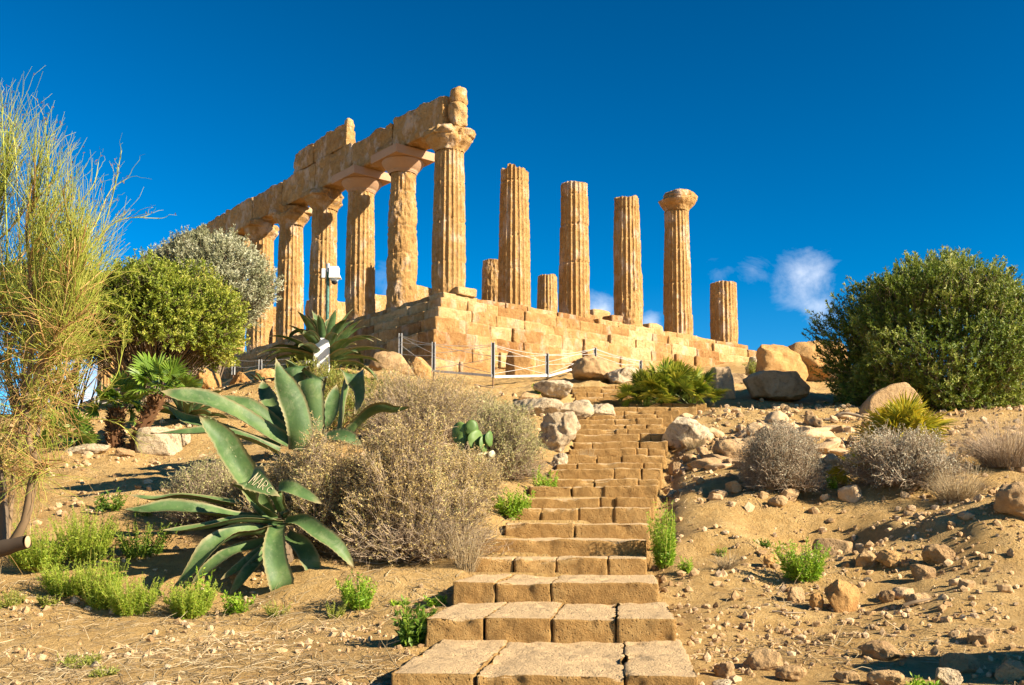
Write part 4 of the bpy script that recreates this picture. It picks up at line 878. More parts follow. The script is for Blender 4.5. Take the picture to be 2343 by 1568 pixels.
# ------------------------------------------------------------------ fresh green plants: leafy stems from one root
def weed(root, n, h, spread, mat, per=26, L=.05, W=.014, seed=0, base=.1, r=.003, tint=.55, up=.55, skip=.12, twm='twig_green', whorl=.9, bend=.25):
    a = rng.uniform(0, 6.28, n); b = rng.random(n) ** .5 * base; S_ = np.stack([np.cos(a) * b, np.sin(a) * b, np.full(n, -.02)], 1)
    lean = rng.random(n) ** .6 * spread; hh = h * rng.uniform(.5, 1.08, n) * (1 - .25 * lean / max(spread, .01))
    t = np.linspace(0, 1, 6)[None, :, None]; az = a + rng.normal(0, .4, n); out = np.stack([np.cos(az), np.sin(az), 0 * az], 1) * (lean * hh)[:, None]
    C = S_[:, None] + out[:, None] * (t ** (1 - bend)) + np.array([0, 0, 1.]) * hh[:, None, None] * (t ** (1 + bend * .6)); C += rng.normal(0, .008, C.shape) * t
    g = Geo(); tubes(g, C, np.linspace(r, r * .5, 6), 3, rng.random(n)); obj('stems', g, M[twm], root)
    s = skip + (1 - skip) * rng.random((n, per)); k = np.minimum((s * 5).astype(int), 4); f = s * 5 - k; ii = np.arange(n)[:, None]
    B = C[ii, k] * (1 - f[..., None]) + C[ii, k + 1] * f[..., None]; T = norm(C[ii, k + 1] - C[ii, k])
    LD = norm(T * up + rvec(n * per).reshape(n, per, 3) * whorl); sz = (1.15 - .5 * s) * rng.uniform(.7, 1.2, (n, per))
    ti = np.clip(tint + .18 * rng.normal(size=(n, per)) + .2 * (s - .5) + .12 * rng.normal(size=(n, 1)), 0, 1)
    gl = Geo(); leaves(gl, B.reshape(-1, 3), LD.reshape(-1, 3), (L * sz).ravel(), (W * sz).ravel(), ti.ravel()); obj('foliage', gl, M[mat], root, smooth=False)
    return root
W_ = [  # U, d, width px, height px, stems, mat, leafL, leafW, per, label
    (1518, 11.3, 66, 165, 60, 'leaf_bright', .055, .014, 50, 'tall narrow bright green bush growing against the right side of the steps', .7),
    (1565, 11.0, 40, 45, 16, 'leaf_bright', .05, .013, 30, 'low green side shoot at the foot of the tall narrow bush', .9),
    (1832, 10.7, 120, 105, 70, 'leaf_bright', .06, .016, 42, 'bright green bushy plant on the sand right of the steps', .8),
    (1168, 13.3, 95, 90, 60, 'leaf_bright', .06, .024, 34, 'bright leafy bush at the left edge of the middle steps', .8),
    (1246, 14.6, 62, 75, 34, 'leaf_bright', .06, .022, 32, 'upright green plant between the white rock and the steps', .6),
    (942, 8.0, 74, 108, 16, 'leaf_dark', .085, .034, 26, 'dark glossy leafy plant beside the second lowest step', .55),
    (990, 8.9, 60, 50, 12, 'leaf_dark', .075, .03, 18, 'dark green leaves in the shadow left of the third step', .9),
    (822, 9.9, 98, 90, 46, 'leaf_bright', .06, .017, 34, 'small bright green bush on the path edge below the dry shrub', .8),
    (1000, 9.7, 50, 36, 14, 'leaf_bright', .06, .022, 18, 'low green rosette left of the fourth step', 1.0),
    (915, 9.9, 36, 26, 8, 'leaf_bright', .05, .02, 16, 'tiny green rosette near the path edge', 1.0),
    (770, 9.75, 50, 46, 26, 'leaf_weed', .03, .007, 40, 'wispy pale weed left of the small bright bush', .8),
    (252, 12.9, 78, 52, 26, 'leaf_dark', .06, .026, 22, 'small dark green plant on the open terrace', .9),
    (330, 12.8, 60, 44, 20, 'leaf_weed', .04, .010, 30, 'pale weed beside the small dark plant', .9),
    (95, 11.2, 170, 120, 153, 'leaf_fern', .042, .010, 60, 'leftmost feathery yellow green weed below the broom', .9),
    (205, 11.4, 150, 130, 153, 'leaf_fern', .042, .010, 60, 'tallest feathery yellow green weed in the left patch', .8),
    (330, 11.6, 150, 100, 60, 'leaf_dark', .045, .014, 44, 'dark green weed in shade under the long agave leaf', .9),
    (160, 10.5, 130, 90, 119, 'leaf_fern', .04, .009, 60, 'feathery weed at the front left of the green patch', .9),
    (240, 10.3, 110, 140, 102, 'leaf_fern', .04, .010, 60, 'upright feathery weed in the middle of the green patch', .6),
    (310, 10.2, 130, 100, 136, 'leaf_fern', .04, .009, 60, 'rounded feathery weed at the right of the green patch', .9),
    (118, 10.15, 60, 36, 12, 'leaf_weed', .055, .022, 20, 'small flat leaved plant at the left path edge', 1.0),
    (440, 10.15, 120, 92, 119, 'leaf_fern', .04, .010, 60, 'feathery weed in front of the drooping agave leaves', .8),
    (470, 10.35, 60, 110, 14, 'leaf_bright', .07, .022, 26, 'leafy bright shoot rising through the feathery weed', .5),
    (545, 10.2, 70, 60, 24, 'leaf_bright', .065, .020, 26, 'bright green leafy clump under the agave leaf tips', .8),
    (640, 10.0, 60, 40, 24, 'leaf_weed', .03, .008, 36, 'thin pale weed below the hanging agave leaf', .9),
    (30, 10.2, 90, 44, 34, 'leaf_weed', .035, .008, 36, 'low pale weed at the left picture edge', 1.0),
    (200, 7.6, 120, 34, 40, 'leaf_weed', .05, .012, 22, 'flat patch of green grass leaves on the left path', 1.3),
    (250, 7.1, 70, 26, 20, 'leaf_weed', .05, .012, 18, 'small grassy patch nearest the bottom left', 1.3),
    (2095, 6.6, 70, 46, 18, 'leaf_bright', .06, .02, 22, 'green sprig at the bottom right edge', .8),
    (2110, 10.6, 52, 18, 10, 'leaf_bright', .05, .02, 16, 'tiny green plant behind the stone cluster', 1.0),
    (1885, 15.6, 52, 30, 20, 'leaf_bright', .06, .02, 20, 'green plant right of the round grey bush', .9),
    (1905, 14.0, 36, 34, 14, 'leaf_bright', .06, .018, 20, 'small green plant between the grey bush and the spiny shrub', .8),
    (1252, 26.6, 96, 28, 60, 'leaf_bright', .09, .04, 30, 'low green creeper behind the speckled limestone boulder', 1.2),
    (1730, 35.0, 46, 40, 40, 'leaf_weed', .10, .03, 30, 'olive green bush at the right corner of the podium', .8),
    (1285, 20.3, 30, 24, 20, 'leaf_weed', .06, .012, 24, 'small weed in a cleft of the white ridge', .8),
    (1740, 12.0, 50, 26, 12, 'leaf_dark', .05, .02, 18, 'dark low weed left of the bright green plant', 1.0),
    (1650, 11.7, 26, 28, 8, 'leaf_bright', .04, .015, 16, 'tiny green shoot alone on the bare slope', .9)]
for k, (U, d, wp, hp, n, mat, L, Wd, per, lb, sp) in enumerate(W_):
    wm = px2m(wp, d) / 2; hm = px2m(hp, d)
    weed(empty('green_plant', at(U, d), lb, 'plant'), n, hm, min(sp, wm / hm * 1.25), M and mat, per=per, L=L, W=Wd, base=wm * .35)
# yellow green leafy scrub behind the tall agave
for (U, d, wp, hp, lb, sd_) in [(720, 20.0, 170, 120, 'yellow green leafy scrub behind the tall agave leaves', 1), (860, 19.0, 190, 105, 'leafy scrub to the right under the domed boulder', 2), (765, 17.3, 150, 120, 'nearest leafy scrub between the two tall agave leaves', 3)]:
    bush(empty('leafy_scrub', at(U, d, -.05), lb, 'shrub'), (px2m(wp / 2, d), px2m(wp / 2, d) * .8), px2m(hp, d), 420, M['leaf_weed'], M['twig_brown'], per=18, slen=.2, L=.07, W=.016, seed=sd_ + 20, low=.3, stems=20, holes=.1, tintb=.55, twig_r=.004)

# ------------------------------------------------------------------ agaves: every leaf a tapering gutter with toothed margin
def agave_leaf(root, pts, w, hint, gut=.28, thick=.022, n=56, wprof=None, curl=0.0, org=None, teeth=.03, label=None):
    """pts: spine from base to tip; hint: direction the inner (upper) face looks, one vector or one per point"""
    C = spline(pts, n); T = norm(np.gradient(C, axis=0)); s = np.linspace(0, 1, n)
    H = np.asarray(hint, float)
    if H.ndim == 2:
        u = np.linspace(0, len(H) - 1 - 1e-6, n); k = u.astype(int); f = (u - k)[:, None]; H = H[k] * (1 - f) + H[k + 1] * f
    else: H = np.broadcast_to(H, C.shape)
    S = norm(np.cross(T, H)); N = np.cross(S, T)
    wp = np.interp(s, [0, .12, .35, .6, .8, .93, .985, 1], [.72, .70, .92, 1.0, .72, .30, .05, .0]) if wprof is None else np.interp(s, *wprof)
    wp = np.maximum(wp, .012) * w
    m = 9; t = np.linspace(-1, 1, m)
    jag = np.where(np.arange(n) % 3 == 0, teeth, 0) * w * (s < .93) * (s > .12)
    hw = wp[:, None] * .5 * np.ones(m); hw[:, 0] += jag; hw[:, -1] += jag
    wave = .05 * w * np.sin(s * 9 + w * 40)[:, None] * np.abs(t) ** 2 * np.sign(t)
    g_ = gut * (1 - .5 * s)
    top = C[:, None] + S[:, None] * (hw * t)[..., None] + N[:, None] * (wp[:, None] * g_[:, None] * (np.abs(t) ** 1.7) + wave)[..., None]
    bot = top - N[:, None] * (thick * (1 - .92 * np.abs(t) ** 2.2) * np.minimum(1, (1.02 - s) * 3)[:, None] * (1.6 - s)[:, None])[..., None]
    g = Geo(); i = np.arange(n * m).reshape(n, m); tt = np.zeros((n, m)); tt[:, 0] = tt[:, -1] = .8; tt[s > .88] = np.maximum(tt[s > .88], ((s[s > .88] - .88) / .1).clip(0, 1)[:, None])
    q = np.stack([i[:-1, :-1], i[1:, :-1], i[1:, 1:], i[:-1, 1:]], -1).reshape(-1, 4)
    if org is not None: top = top - org; bot = bot - org
    g.add(np.concatenate([top.reshape(-1, 3), bot.reshape(-1, 3)]), np.concatenate([q[:, ::-1], q + n * m, np.stack([i[:-1, 0], i[1:, 0], i[1:, 0] + n * m, i[:-1, 0] + n * m], -1)[:, ::-1], np.stack([i[:-1, -1], i[1:, -1], i[1:, -1] + n * m, i[:-1, -1] + n * m], -1)]), np.concatenate([tt.ravel(), tt.ravel()]))
    o = obj('leaf', g, M['agave'], root)
    if label: o['label'] = label
    return o, (C, T, S, N, wp)
def agave_from(root, d, rows):
    o0 = np.array(root.location)
    for row in rows:
        pts, wpx, hint = row[0], row[1], row[2]; kw = row[3] if len(row) > 3 else {}
        P3 = np.array([P(U, V, d + dd) for (U, V, dd) in pts]); yield agave_leaf(root, P3, px2m(wpx, d), hint, org=o0, **kw)
UP = (0, -.25, 1); CAMF = (.1, -1, .25); UPC = (0, -.7, .7); SUNF = (.7, -.6, .4)
d = 11.3; p = P(640, 1215, d); a1 = empty('agave', (p[0], p[1], min(p[2], gz(p[0], p[1]))), 'big foreground agave sprawling over the bank, one leaf carved with letters', 'agave')
res = list(agave_from(a1, d, [
    ([(636, 1185, .1), (560, 1186, -.1), (480, 1172, -.35), (390, 1163, -.5), (330, 1168, -.6), (272, 1165, -.65)], 46, (.0, -.55, .85)),
    ([(640, 1196, 0), (590, 1189, -.3), (540, 1190, -.5), (480, 1203, -.65), (420, 1212, -.7), (373, 1213, -.75)], 34, (0, -.3, 1)),
    ([(640, 1215, 0), (590, 1217, -.3), (535, 1224, -.5), (484, 1256, -.7), (437, 1312, -.75), (383, 1360, -.7)], 46, (-.35, -.75, .5), {'gut': .45}),
    ([(640, 1232, 0), (585, 1248, -.2), (530, 1264, -.35), (479, 1298, -.45), (437, 1338, -.45)], 34, UPC),
    ([(632, 1240, 0), (600, 1262, -.25), (560, 1290, -.4), (505, 1326, -.45)], 30, UPC),
    ([(630, 1248, -.1), (598, 1280, -.35), (565, 1314, -.5), (523, 1366, -.5)], 34, (-.2, -.8, .5), {'gut': .4}),
    ([(634, 1200, -.1), (628, 1235, -.45), (629, 1280, -.6), (642, 1330, -.65), (643, 1362, -.6), (628, 1398, -.55)], 54, (.25, -1, .2), {'gut': .22}),
    ([(650, 1196, 0), (690, 1195, -.2), (730, 1222, -.35), (772, 1252, -.4), (812, 1300, -.35)], 44, (.2, -.75, .6)),
    ([(655, 1225, 0), (690, 1250, -.2), (712, 1290, -.3), (729, 1340, -.25)], 44, (.2, -.9, .3)),
    ([(640, 1170, .6), (520, 1150, .7), (420, 1136, .6), (350, 1142, .5), (295, 1132, .5)], 34, UP),
    ([(610, 1180, .1), (585, 1140, 0), (560, 1092, -.15), (530, 1045, -.25), (505, 1003, -.35), (480, 975, -.4), (453, 948, -.45)], 64, (.55, -.8, .1), {'gut': .34, 'wprof': ([0, .15, .4, .6, .85, .95, 1], [.6, .7, .95, 1.0, .5, .14, 0]), 'label': 'tall leaf with faint scratched writing'}),
    ([(618, 1178, 0), (598, 1158, -.35), (573, 1135, -.6), (563, 1108, -.72), (575, 1096, -.78), (592, 1106, -.84), (615, 1122, -.88), (643, 1138, -.9)], 64,
     [(.4, .2, .9), (.5, .3, .8), (.7, .5, .5), (-.3, .2, 1), (-.25, -.75, .65), (-.3, -.8, .6), (-.3, -.8, .6), (-.3, -.8, .6)], {'gut': .10, 'thick': .016, 'wprof': ([0, .2, .45, .6, .78, .92, 1], [.6, .75, .95, .96, .6, .24, 0]), 'label': 'folded leaf carved with the letters MARC'}),
    ([(640, 1165, .1), (630, 1132, -.2), (655, 1118, -.35), (690, 1130, -.4), (739, 1153, -.4)], 44, (.1, -.75, .7)),
    ([(645, 1180, .2), (690, 1165, .3), (740, 1175, .4), (790, 1200, .4)], 36, UP),
    ([(640, 1225, .3), (560, 1215, .35), (500, 1230, .4), (470, 1270, .4)], 34, UPC),
    ([(625, 1190, .4), (600, 1150, .6), (590, 1110, .8), (600, 1060, 1.0)], 44, (0, -.8, .4))]))
g = Geo(); v, f = ico(3); g.add(v * np.array([.13, .13, .2]) * (1 + .1 * noise3(v * 4, 3)[:, None]) + np.array([0, .1, .08]), f); obj('heart', g, M['bark'], a1)
def carve(leaf, frame, strokes, s0, ds, t0, dt, r=.0035):
    """scratched strokes, laid on the leaf's inner face.  s runs along the leaf, t across"""
    C, T, S, N, wp = frame; o0 = np.array(a1.location); g = Geo(); n = len(C)
    for st in strokes:
        L = []
        for (a, b) in st:
            s = (s0 + a * ds) * (n - 1); k = int(min(n - 2, s)); f_ = s - k; t = t0 + b * dt
            c = C[k] * (1 - f_) + C[k + 1] * f_; w_ = wp[k] * .5; L.append(c + S[k] * w_ * t + N[k] * (.003 + w_ * 2 * .10 * abs(t) ** 1.7 * .75) - o0)
        L = np.array(L); L = spline(L, 8) if len(L) > 2 else np.linspace(L[0], L[1], 4); tubes(g, L[None], r, 4)
    o = obj('carving', g, M['scar'], leaf); return o
# letters as strokes: x along the leaf, y across (1 = letter top)
GL = {'M': [[(-.35, 0), (-.1, 1)], [(-.1, 1), (.25, .3)], [(.25, .3), (.6, 1)], [(.6, 1), (.85, 0)]], 'A': [[(0, 0), (.42, 1)], [(.42, 1), (.85, 0)], [(.17, .38), (.68, .38)]],
      'R': [[(0, 0), (0, 1)], [(0, 1), (.6, .95), (.62, .55), (0, .5)], [(.1, .5), (.7, 0)]], 'C': [[(.75, .9), (.3, 1), (0, .5), (.3, 0), (.75, .1)]],
      'L': [[(0, 1), (0, 0)], [(0, 0), (.6, 0)]], 'O': [[(.35, 1), (0, .5), (.35, 0), (.7, .5), (.35, 1)]], 'V': [[(0, 1), (.35, 0)], [(.35, 0), (.7, 1)]], 'E': [[(0, 0), (0, 1)], [(0, 1), (.6, 1)], [(0, .5), (.5, .5)], [(0, 0), (.6, 0)]]}
def word(txt, flip=1): return [[(x + k * 1.15, (y if flip > 0 else 1 - y)) for (x, y) in st] for k, ch in enumerate(txt) for st in GL[ch]]
carve(res[11][0], res[11][1], word('MARC', -1), .615, .064, -.62, 1.05, .0038)
carve(res[10][0], res[10][1], word('LOVE'), .48, .022, .25, .22, .0028)

d = 13.7; p = P(680, 1015, d); a2 = empty('agave', (p[0], p[1], gz(p[0], p[1])), 'tall blue green agave rising behind the big dry shrub, leaf tips folded over', 'agave')
list(agave_from(a2, d, [
    ([(690, 1030, 0), (688, 985, -.1), (678, 938, -.15), (660, 893, -.2), (643, 858, -.25), (630, 817, -.25)], 62, (.35, -1, .1), {'gut': -.18, 'wprof': ([0, .2, .5, .7, .85, .95, 1], [.9, .95, 1, .75, .35, .1, 0])}),
    ([(715, 1030, .2), (716, 975, .15), (713, 920, .1), (711, 872, .1), (722, 862, .35), (734, 890, .5), (735, 925, .5)], 58, [(0, 1, .1), (0, 1, .1), (0, 1, .1), (0, 1, .3), (.3, 0, 1), (.8, .2, .4), (1, .3, 0)], {'gut': .16, 'wprof': ([0, .3, .6, .75, .9, 1], [.85, .95, 1.0, .8, .35, 0])}),
    ([(690, 1030, .3), (683, 960, .3), (674, 890, .3), (672, 846, .3), (684, 838, .55), (694, 865, .75), (697, 910, .8)], 56, [(0, 1, .1), (0, 1, .1), (0, 1, .1), (0, 1, .3), (.3, 0, 1), (.8, .2, .4), (1, .3, 0)], {'gut': .16}),
    ([(770, 1010, .3), (779, 960, .25), (783, 912, .2), (792, 868, .2), (803, 856, .1), (820, 874, 0), (824, 910, -.05), (811, 948, -.05)], 50, [(.9, .2, .1), (1, .1, .1), (1, .1, .1), (.8, 0, .6), (0, 0, 1), (-.7, -.6, .4), (-.6, -.8, .2), (-.6, -.8, .2)], {'gut': .14, 'wprof': ([0, .25, .55, .72, .88, 1], [.8, .9, 1.0, 1.0, .5, 0])}),
    ([(790, 1000, .3), (835, 955, .2), (868, 938, .1), (905, 940, .1), (947, 929, .1)], 40, (0, .4, 1), {'gut': .25}),
    ([(660, 1015, 0), (610, 988, -.1), (540, 946, -.3), (470, 916, -.45), (415, 906, -.55), (366, 895, -.6)], 58, (.1, -.7, .75), {'gut': .22}),
    ([(670, 1005, .3), (628, 975, .3), (573, 934, .2), (530, 918, .2), (484, 909, .2)], 48, (.1, -.6, .8)),
    ([(640, 1025, -.1), (570, 1004, -.2), (510, 982, -.3), (450, 968, -.4), (415, 955, -.4), (379, 925, -.4)], 34, (0, -.6, .8)),
    ([(640, 1035, -.2), (570, 1004, -.4), (500, 988, -.5), (430, 990, -.6), (344, 992, -.6)], 36, (0, -.45, .9)),
    ([(700, 1040, -.2), (740, 1010, -.3), (785, 1000, -.4), (830, 1020, -.4)], 44, UPC),
    ([(690, 1030, .4), (640, 960, .7), (610, 905, .9), (600, 870, 1.0)], 40, (0, -.8, .5)),
    ([(700, 1030, .4), (750, 960, .7), (762, 920, .9), (770, 880, 1.0)], 40, (0, -.8, .5))]))

def rosette(root, n, L, w, seed, el0=8, el1=80, bend=1.0, short=.25):
    rs = np.random.default_rng(seed)
    for k in range(n):
        u = k / (n - 1); az = k * 2.39996 + rs.normal(0, .25); el = math.radians(el0 + (el1 - el0) * u ** 1.1 + rs.normal(0, 6)); l = L * (1 - short * u) * rs.uniform(.8, 1.12)
        q = np.array([math.cos(az) * .10, math.sin(az) * .10, .12 + .25 * u * L * .3]); pts = [q]; fold = rs.random() < .3; dr = bend * rs.uniform(.5, 1.5) * (1.3 if not fold else 1.5)
        for i in range(1, 7):
            e = el - dr * .22 * (i / 6) ** 2.2 * (6 if fold and i > 3 else 2.6); q = q + np.array([math.cos(az) * math.cos(e), math.sin(az) * math.cos(e), math.sin(e)]) * l / 6; pts.append(q)
        pts = np.array(pts); rad = np.array([math.cos(az), math.sin(az), 0]); hints = []
        for i in range(7):
            t = norm(pts[min(i + 1, 6)] - pts[max(i - 1, 0)]); s_ = np.array([-math.sin(az), math.cos(az), 0]); nn = np.cross(t, s_); hints.append(nn if False else -np.cross(s_, t) * -1)
        hints = np.array(hints); hints = np.where((hints @ np.array([0, 0, 1]))[:1, None] < 0, -hints, hints) if abs(hints[0, 2]) > .05 else hints
        agave_leaf(root, pts, w * rs.uniform(.8, 1.15), hints, n=34, thick=.03, gut=.26)
d = 24.8; p = at(738, d); p[2] += .12; rosette(empty('agave', p, 'upper agave with many stiff leaves at the foot of the camera pole', 'agave'), 44, 1.6, .26, 5, el0=4, el1=86, bend=1.0)
d = 19.5; p = at(425, d); rosette(empty('agave', p, 'dark agave on the left terrace behind the squared block', 'agave'), 20, 1.0, .18, 8, el0=2, el1=80)
d = 27; p = at(600, d); rosette(empty('agave', p, 'small shaded agave on the slope left of the upper agave', 'agave'), 10, .6, .12, 11, el0=5, el1=50)

# prickly pear between the shrubs
d = 14.3
for (U, V, lb, pads) in [(1068, 1012, 'prickly pear of folded green pads peeping out of the shrubs', [(0, 0, 0, 40, 50, .3), (-.10, 0, .12, 34, 46, -.3), (.13, -.05, .02, 42, 44, .8), (.23, -.06, -.03, 36, 40, 1.2), (.06, -.04, .18, 28, 34, .2), (.30, -.08, .04, 26, 32, 1.0)]),
                         (1110, 1050, 'pale scarred prickly pear pad lower right of the folded pads', [(0, -.25, 0, 42, 22, .9), (.10, -.27, .04, 26, 16, 1.2)])]:
    x = (U - 1171) / F * d; c = P(U, V, d - .6); root = empty('prickly_pear', (c[0], c[1], gz(c[0], c[1])), lb, 'cactus')
    v, f = ico(3)
    for (dx, dy, dz, wp, hp, rot) in pads:
        s = np.array([px2m(wp, d) / 2, .018, px2m(hp, d) / 2]); q = v * s * 1.1; q[:, 1] += .10 * q[:, 0] ** 2 / s[0] * 2; q += norm(v) * noise3(v * 3 + dx, 3)[:, None] * .008
        cr, sr_ = math.cos(rot), math.sin(rot); q = np.stack([q[:, 0] * cr - q[:, 1] * sr_, q[:, 0] * sr_ + q[:, 1] * cr, q[:, 2]], 1)
        g = Geo(); g.add(q + np.array([dx, dy, dz]) + c - np.array(root.location), f, rng.uniform(.3, .8)); obj('pad', g, M['cactus'] if V < 1030 else M['pod_rim'], root)
    g = Geo(); hz = c[2] - root.location[2]; tubes(g, np.array([[[0, 0, -.1], [0, 0, hz * .5], [0, 0, hz]]]), .04, 6); obj('stem', g, M['bark'], root)

# ------------------------------------------------------------------ fan palms
def frond_mesh(name, n, R, pet, spread, seed, wd=.028, fold=.4):
    """one palmate leaf: petiole along +x, blades fanning from its end"""
    rs = np.random.default_rng(seed); g = Geo(); t = np.linspace(0, 1, 5)[:, None]
    pl = np.hstack([t * pet, 0 * t, .10 * pet * np.sin(t * 2.4)]); tubes(g, pl[None], np.linspace(.009, .005, 5), 4, .35); e = pl[-1]
    for k in range(n):
        a = (k / (n - 1) - .5) * spread + rs.normal(0, .03); L = R * (1 - .22 * abs(a) / (spread / 2)) * rs.uniform(.85, 1.08); dv = np.array([math.cos(a), math.sin(a), 0]); sv = np.array([-math.sin(a), math.cos(a), 0]); up = np.array([0, 0, 1.0])
        s = np.array([0, .45, .8, 1.0]); wv = np.array([.25, 1.0, .6, .02]) * wd; dr = -(s ** 2.2) * L * rs.uniform(.05, .28) + .10 * abs(a) * s * L * fold
        mid = e + dv * (s * L)[:, None] + up * dr[:, None]; li = mid + sv * wv[:, None] + up * (wv * .55)[:, None]; ri = mid - sv * wv[:, None] + up * (wv * .55)[:, None]
        V = np.concatenate([li, mid, ri]); q = []
        for i in range(3): q += [(i, i + 1, i + 5, i + 4), (i + 4, i + 5, i + 9, i + 8)]
        tip = np.clip(rs.normal(.5, .15) + np.array([-.1, 0, .15, .35]), 0, 1); g.add(V, q, np.tile(tip, 3))
    return g.mesh(name, False)
def fan_palm(loc, label, n, R, pet, mat, seed, el=(10, 85), height=0.0, wd=.028, nb=22, spread=3.6):
    root = empty('fan_palm', loc, label, 'palm'); rs = np.random.default_rng(seed)
    ms = [frond_mesh('frond', nb, R, pet, spread, seed * 10 + k, wd) for k in range(4)]
    for m in ms: m.materials.append(M[mat])
    for k in range(n):
        o = bpy.data.objects.new('frond', ms[k % 4]); COL.objects.link(o); o.parent = root
        az = k * 2.39996 + rs.normal(0, .2); e = math.radians(rs.uniform(*el)); o.rotation_euler = Matrix.Rotation(az, 3, 'Z').to_4x4().to_3x3().__matmul__(Matrix.Rotation(-e, 3, 'Y')).__matmul__(Matrix.Rotation(rs.normal(0, .5), 3, 'X')).to_euler()
        s = rs.uniform(.75, 1.15); o.scale = (s, s, s); o.location = (math.cos(az) * .05, math.sin(az) * .05, height + rs.uniform(-.04, .06))
    if height > .1:
        pass
    return root
def palm_trunk(root, pts, r):
    C = spline(pts, 14); g = Geo(); tubes(g, C[None], np.linspace(r, r * .85, 14)[None], 10, .3); n = 420
    k = rng.integers(0, 13, n); a = rng.uniform(0, 6.28, n); out = np.stack([np.cos(a), np.sin(a), np.zeros(n)], 1); B = C[k] + out * r * .8
    leaves(g, B, out * .8 + np.array([0, 0, .7]) + rng.normal(0, .35, (n, 3)), rng.uniform(.06, .14, n), .035, rng.random(n)); obj('trunk', g, M['palm_trunk'], root, smooth=False)
d = 24.6
fan_palm(at(1528, d, .12), 'large clumped fan palm at the top of the steps', 90, .36, .72, 'palm', 3, el=(5, 90), wd=.018, nb=24)
fan_palm(at(1480, d - .2, .05), 'left shoulder clump of the fan palm at the top of the steps', 44, .34, .52, 'palm', 4, el=(5, 88), wd=.018, nb=22)
fan_palm(at(1585, d + .2, .05), 'shaded right clump of the fan palm at the top of the steps', 50, .34, .56, 'palm', 5, el=(5, 88), wd=.018, nb=22)
fan_palm(at(2072, 14.6, .34), 'yellowing fan palm behind the spiny shrub on the right', 50, .34, .36, 'palm_gold', 6, el=(15, 88), wd=.015, nb=20)
fan_palm(at(1975, 14.1, .12), 'small dark fan palm low at the left of the spiny shrub', 16, .26, .24, 'palm_gold', 7, el=(-10, 60), wd=.014, nb=18)
d = 17.4; x0 = at(262, d); r_ = fan_palm(x0, 'left of two small fan palms with shaggy brown trunk', 20, .28, .30, 'palm_green', 8, el=(-20, 85), height=.62, wd=.02)
palm_trunk(r_, [(0, 0, -.1), (-.03, 0, .3), (0, 0, .62)], .12)
x0 = at(305, d - .1); r_ = fan_palm(x0, 'right leaning small fan palm with shaggy brown trunk', 22, .34, .36, 'palm_green', 9, el=(-15, 88), height=.9, wd=.022)
for c in r_.children: c.location.x += .42
palm_trunk(r_, [(0, 0, -.1), (.12, 0, .35), (.30, 0, .7), (.42, 0, .9)], .12)
d = 17.0; fan_palm(at(150, d, .1), 'low grassy fan palm under the broom on the left', 18, .34, .3, 'palm_green', 10, el=(0, 80), wd=.02)

# burnt stump, dead wood
p = at(425, 26.5, -.1); t = empty('burnt_stump', p, 'blackened tree stump with a pale broken top beside the ochre boulder', 'stump')
trunk(t, [(0, 0, -.1), (.03, 0, .35), (-.02, 0, .72)], .17, .11, M['char'], name='stump'); trunk(t, [(.02, 0, .6), (.2, .02, .76), (.42, 0, .70)], .09, .05, M['wood_grey'], name='branch')
def stick(pts, r, label, name='dead_branch', mat='wood_grey'):
    Q = [np.array([(U - 1171) / F * d, d, gz((U - 1171) / F * d, d) + dz]) for (U, d, dz) in pts]; o0 = Q[0]; C = spline(Q, 24) - o0; g = Geo(); R = np.linspace(r, r * .45, 24) * (1 + .2 * noise3(C * 9, 4)); tubes(g, C[None], R[None], 6, rng.random()); V = g.v[0]; V += (fbm(V * 14, 3, 8) * r * .3)[:, None]
    return tag(obj(name, g, M[mat], None, o0), label, 'branch')
stick([(1855, 20.6, .03), (1900, 20.5, .06), (1935, 20.4, .16), (1975, 20.3, .05), (2000, 20.2, .02)], .05, 'bleached dead branch arching on the ground before the round tree')
stick([(1985, 20.8, .03), (2030, 20.7, .10), (2085, 20.6, .12), (2110, 20.6, .05)], .045, 'second dead branch lying under the leaning slab')
stick([(1940, 16.6, .03), (1975, 16.8, .08), (2010, 17.0, .06)], .022, 'thin bleached stick left of the yellowing palm')
stick([(2058, 9.4, .03), (2090, 9.38, .04), (2120, 9.45, .03)], .02, 'dark short stick beside the crumbly stone')
stick([(1085, 28.3, .04), (1120, 28.2, .05), (1150, 28.3, .04)], .02, 'stick lying below the fence post')
stick([(1760, 9.4, .01), (1795, 9.35, .02), (1830, 9.4, .01)], .009, 'thin twig lying on the bare sand')

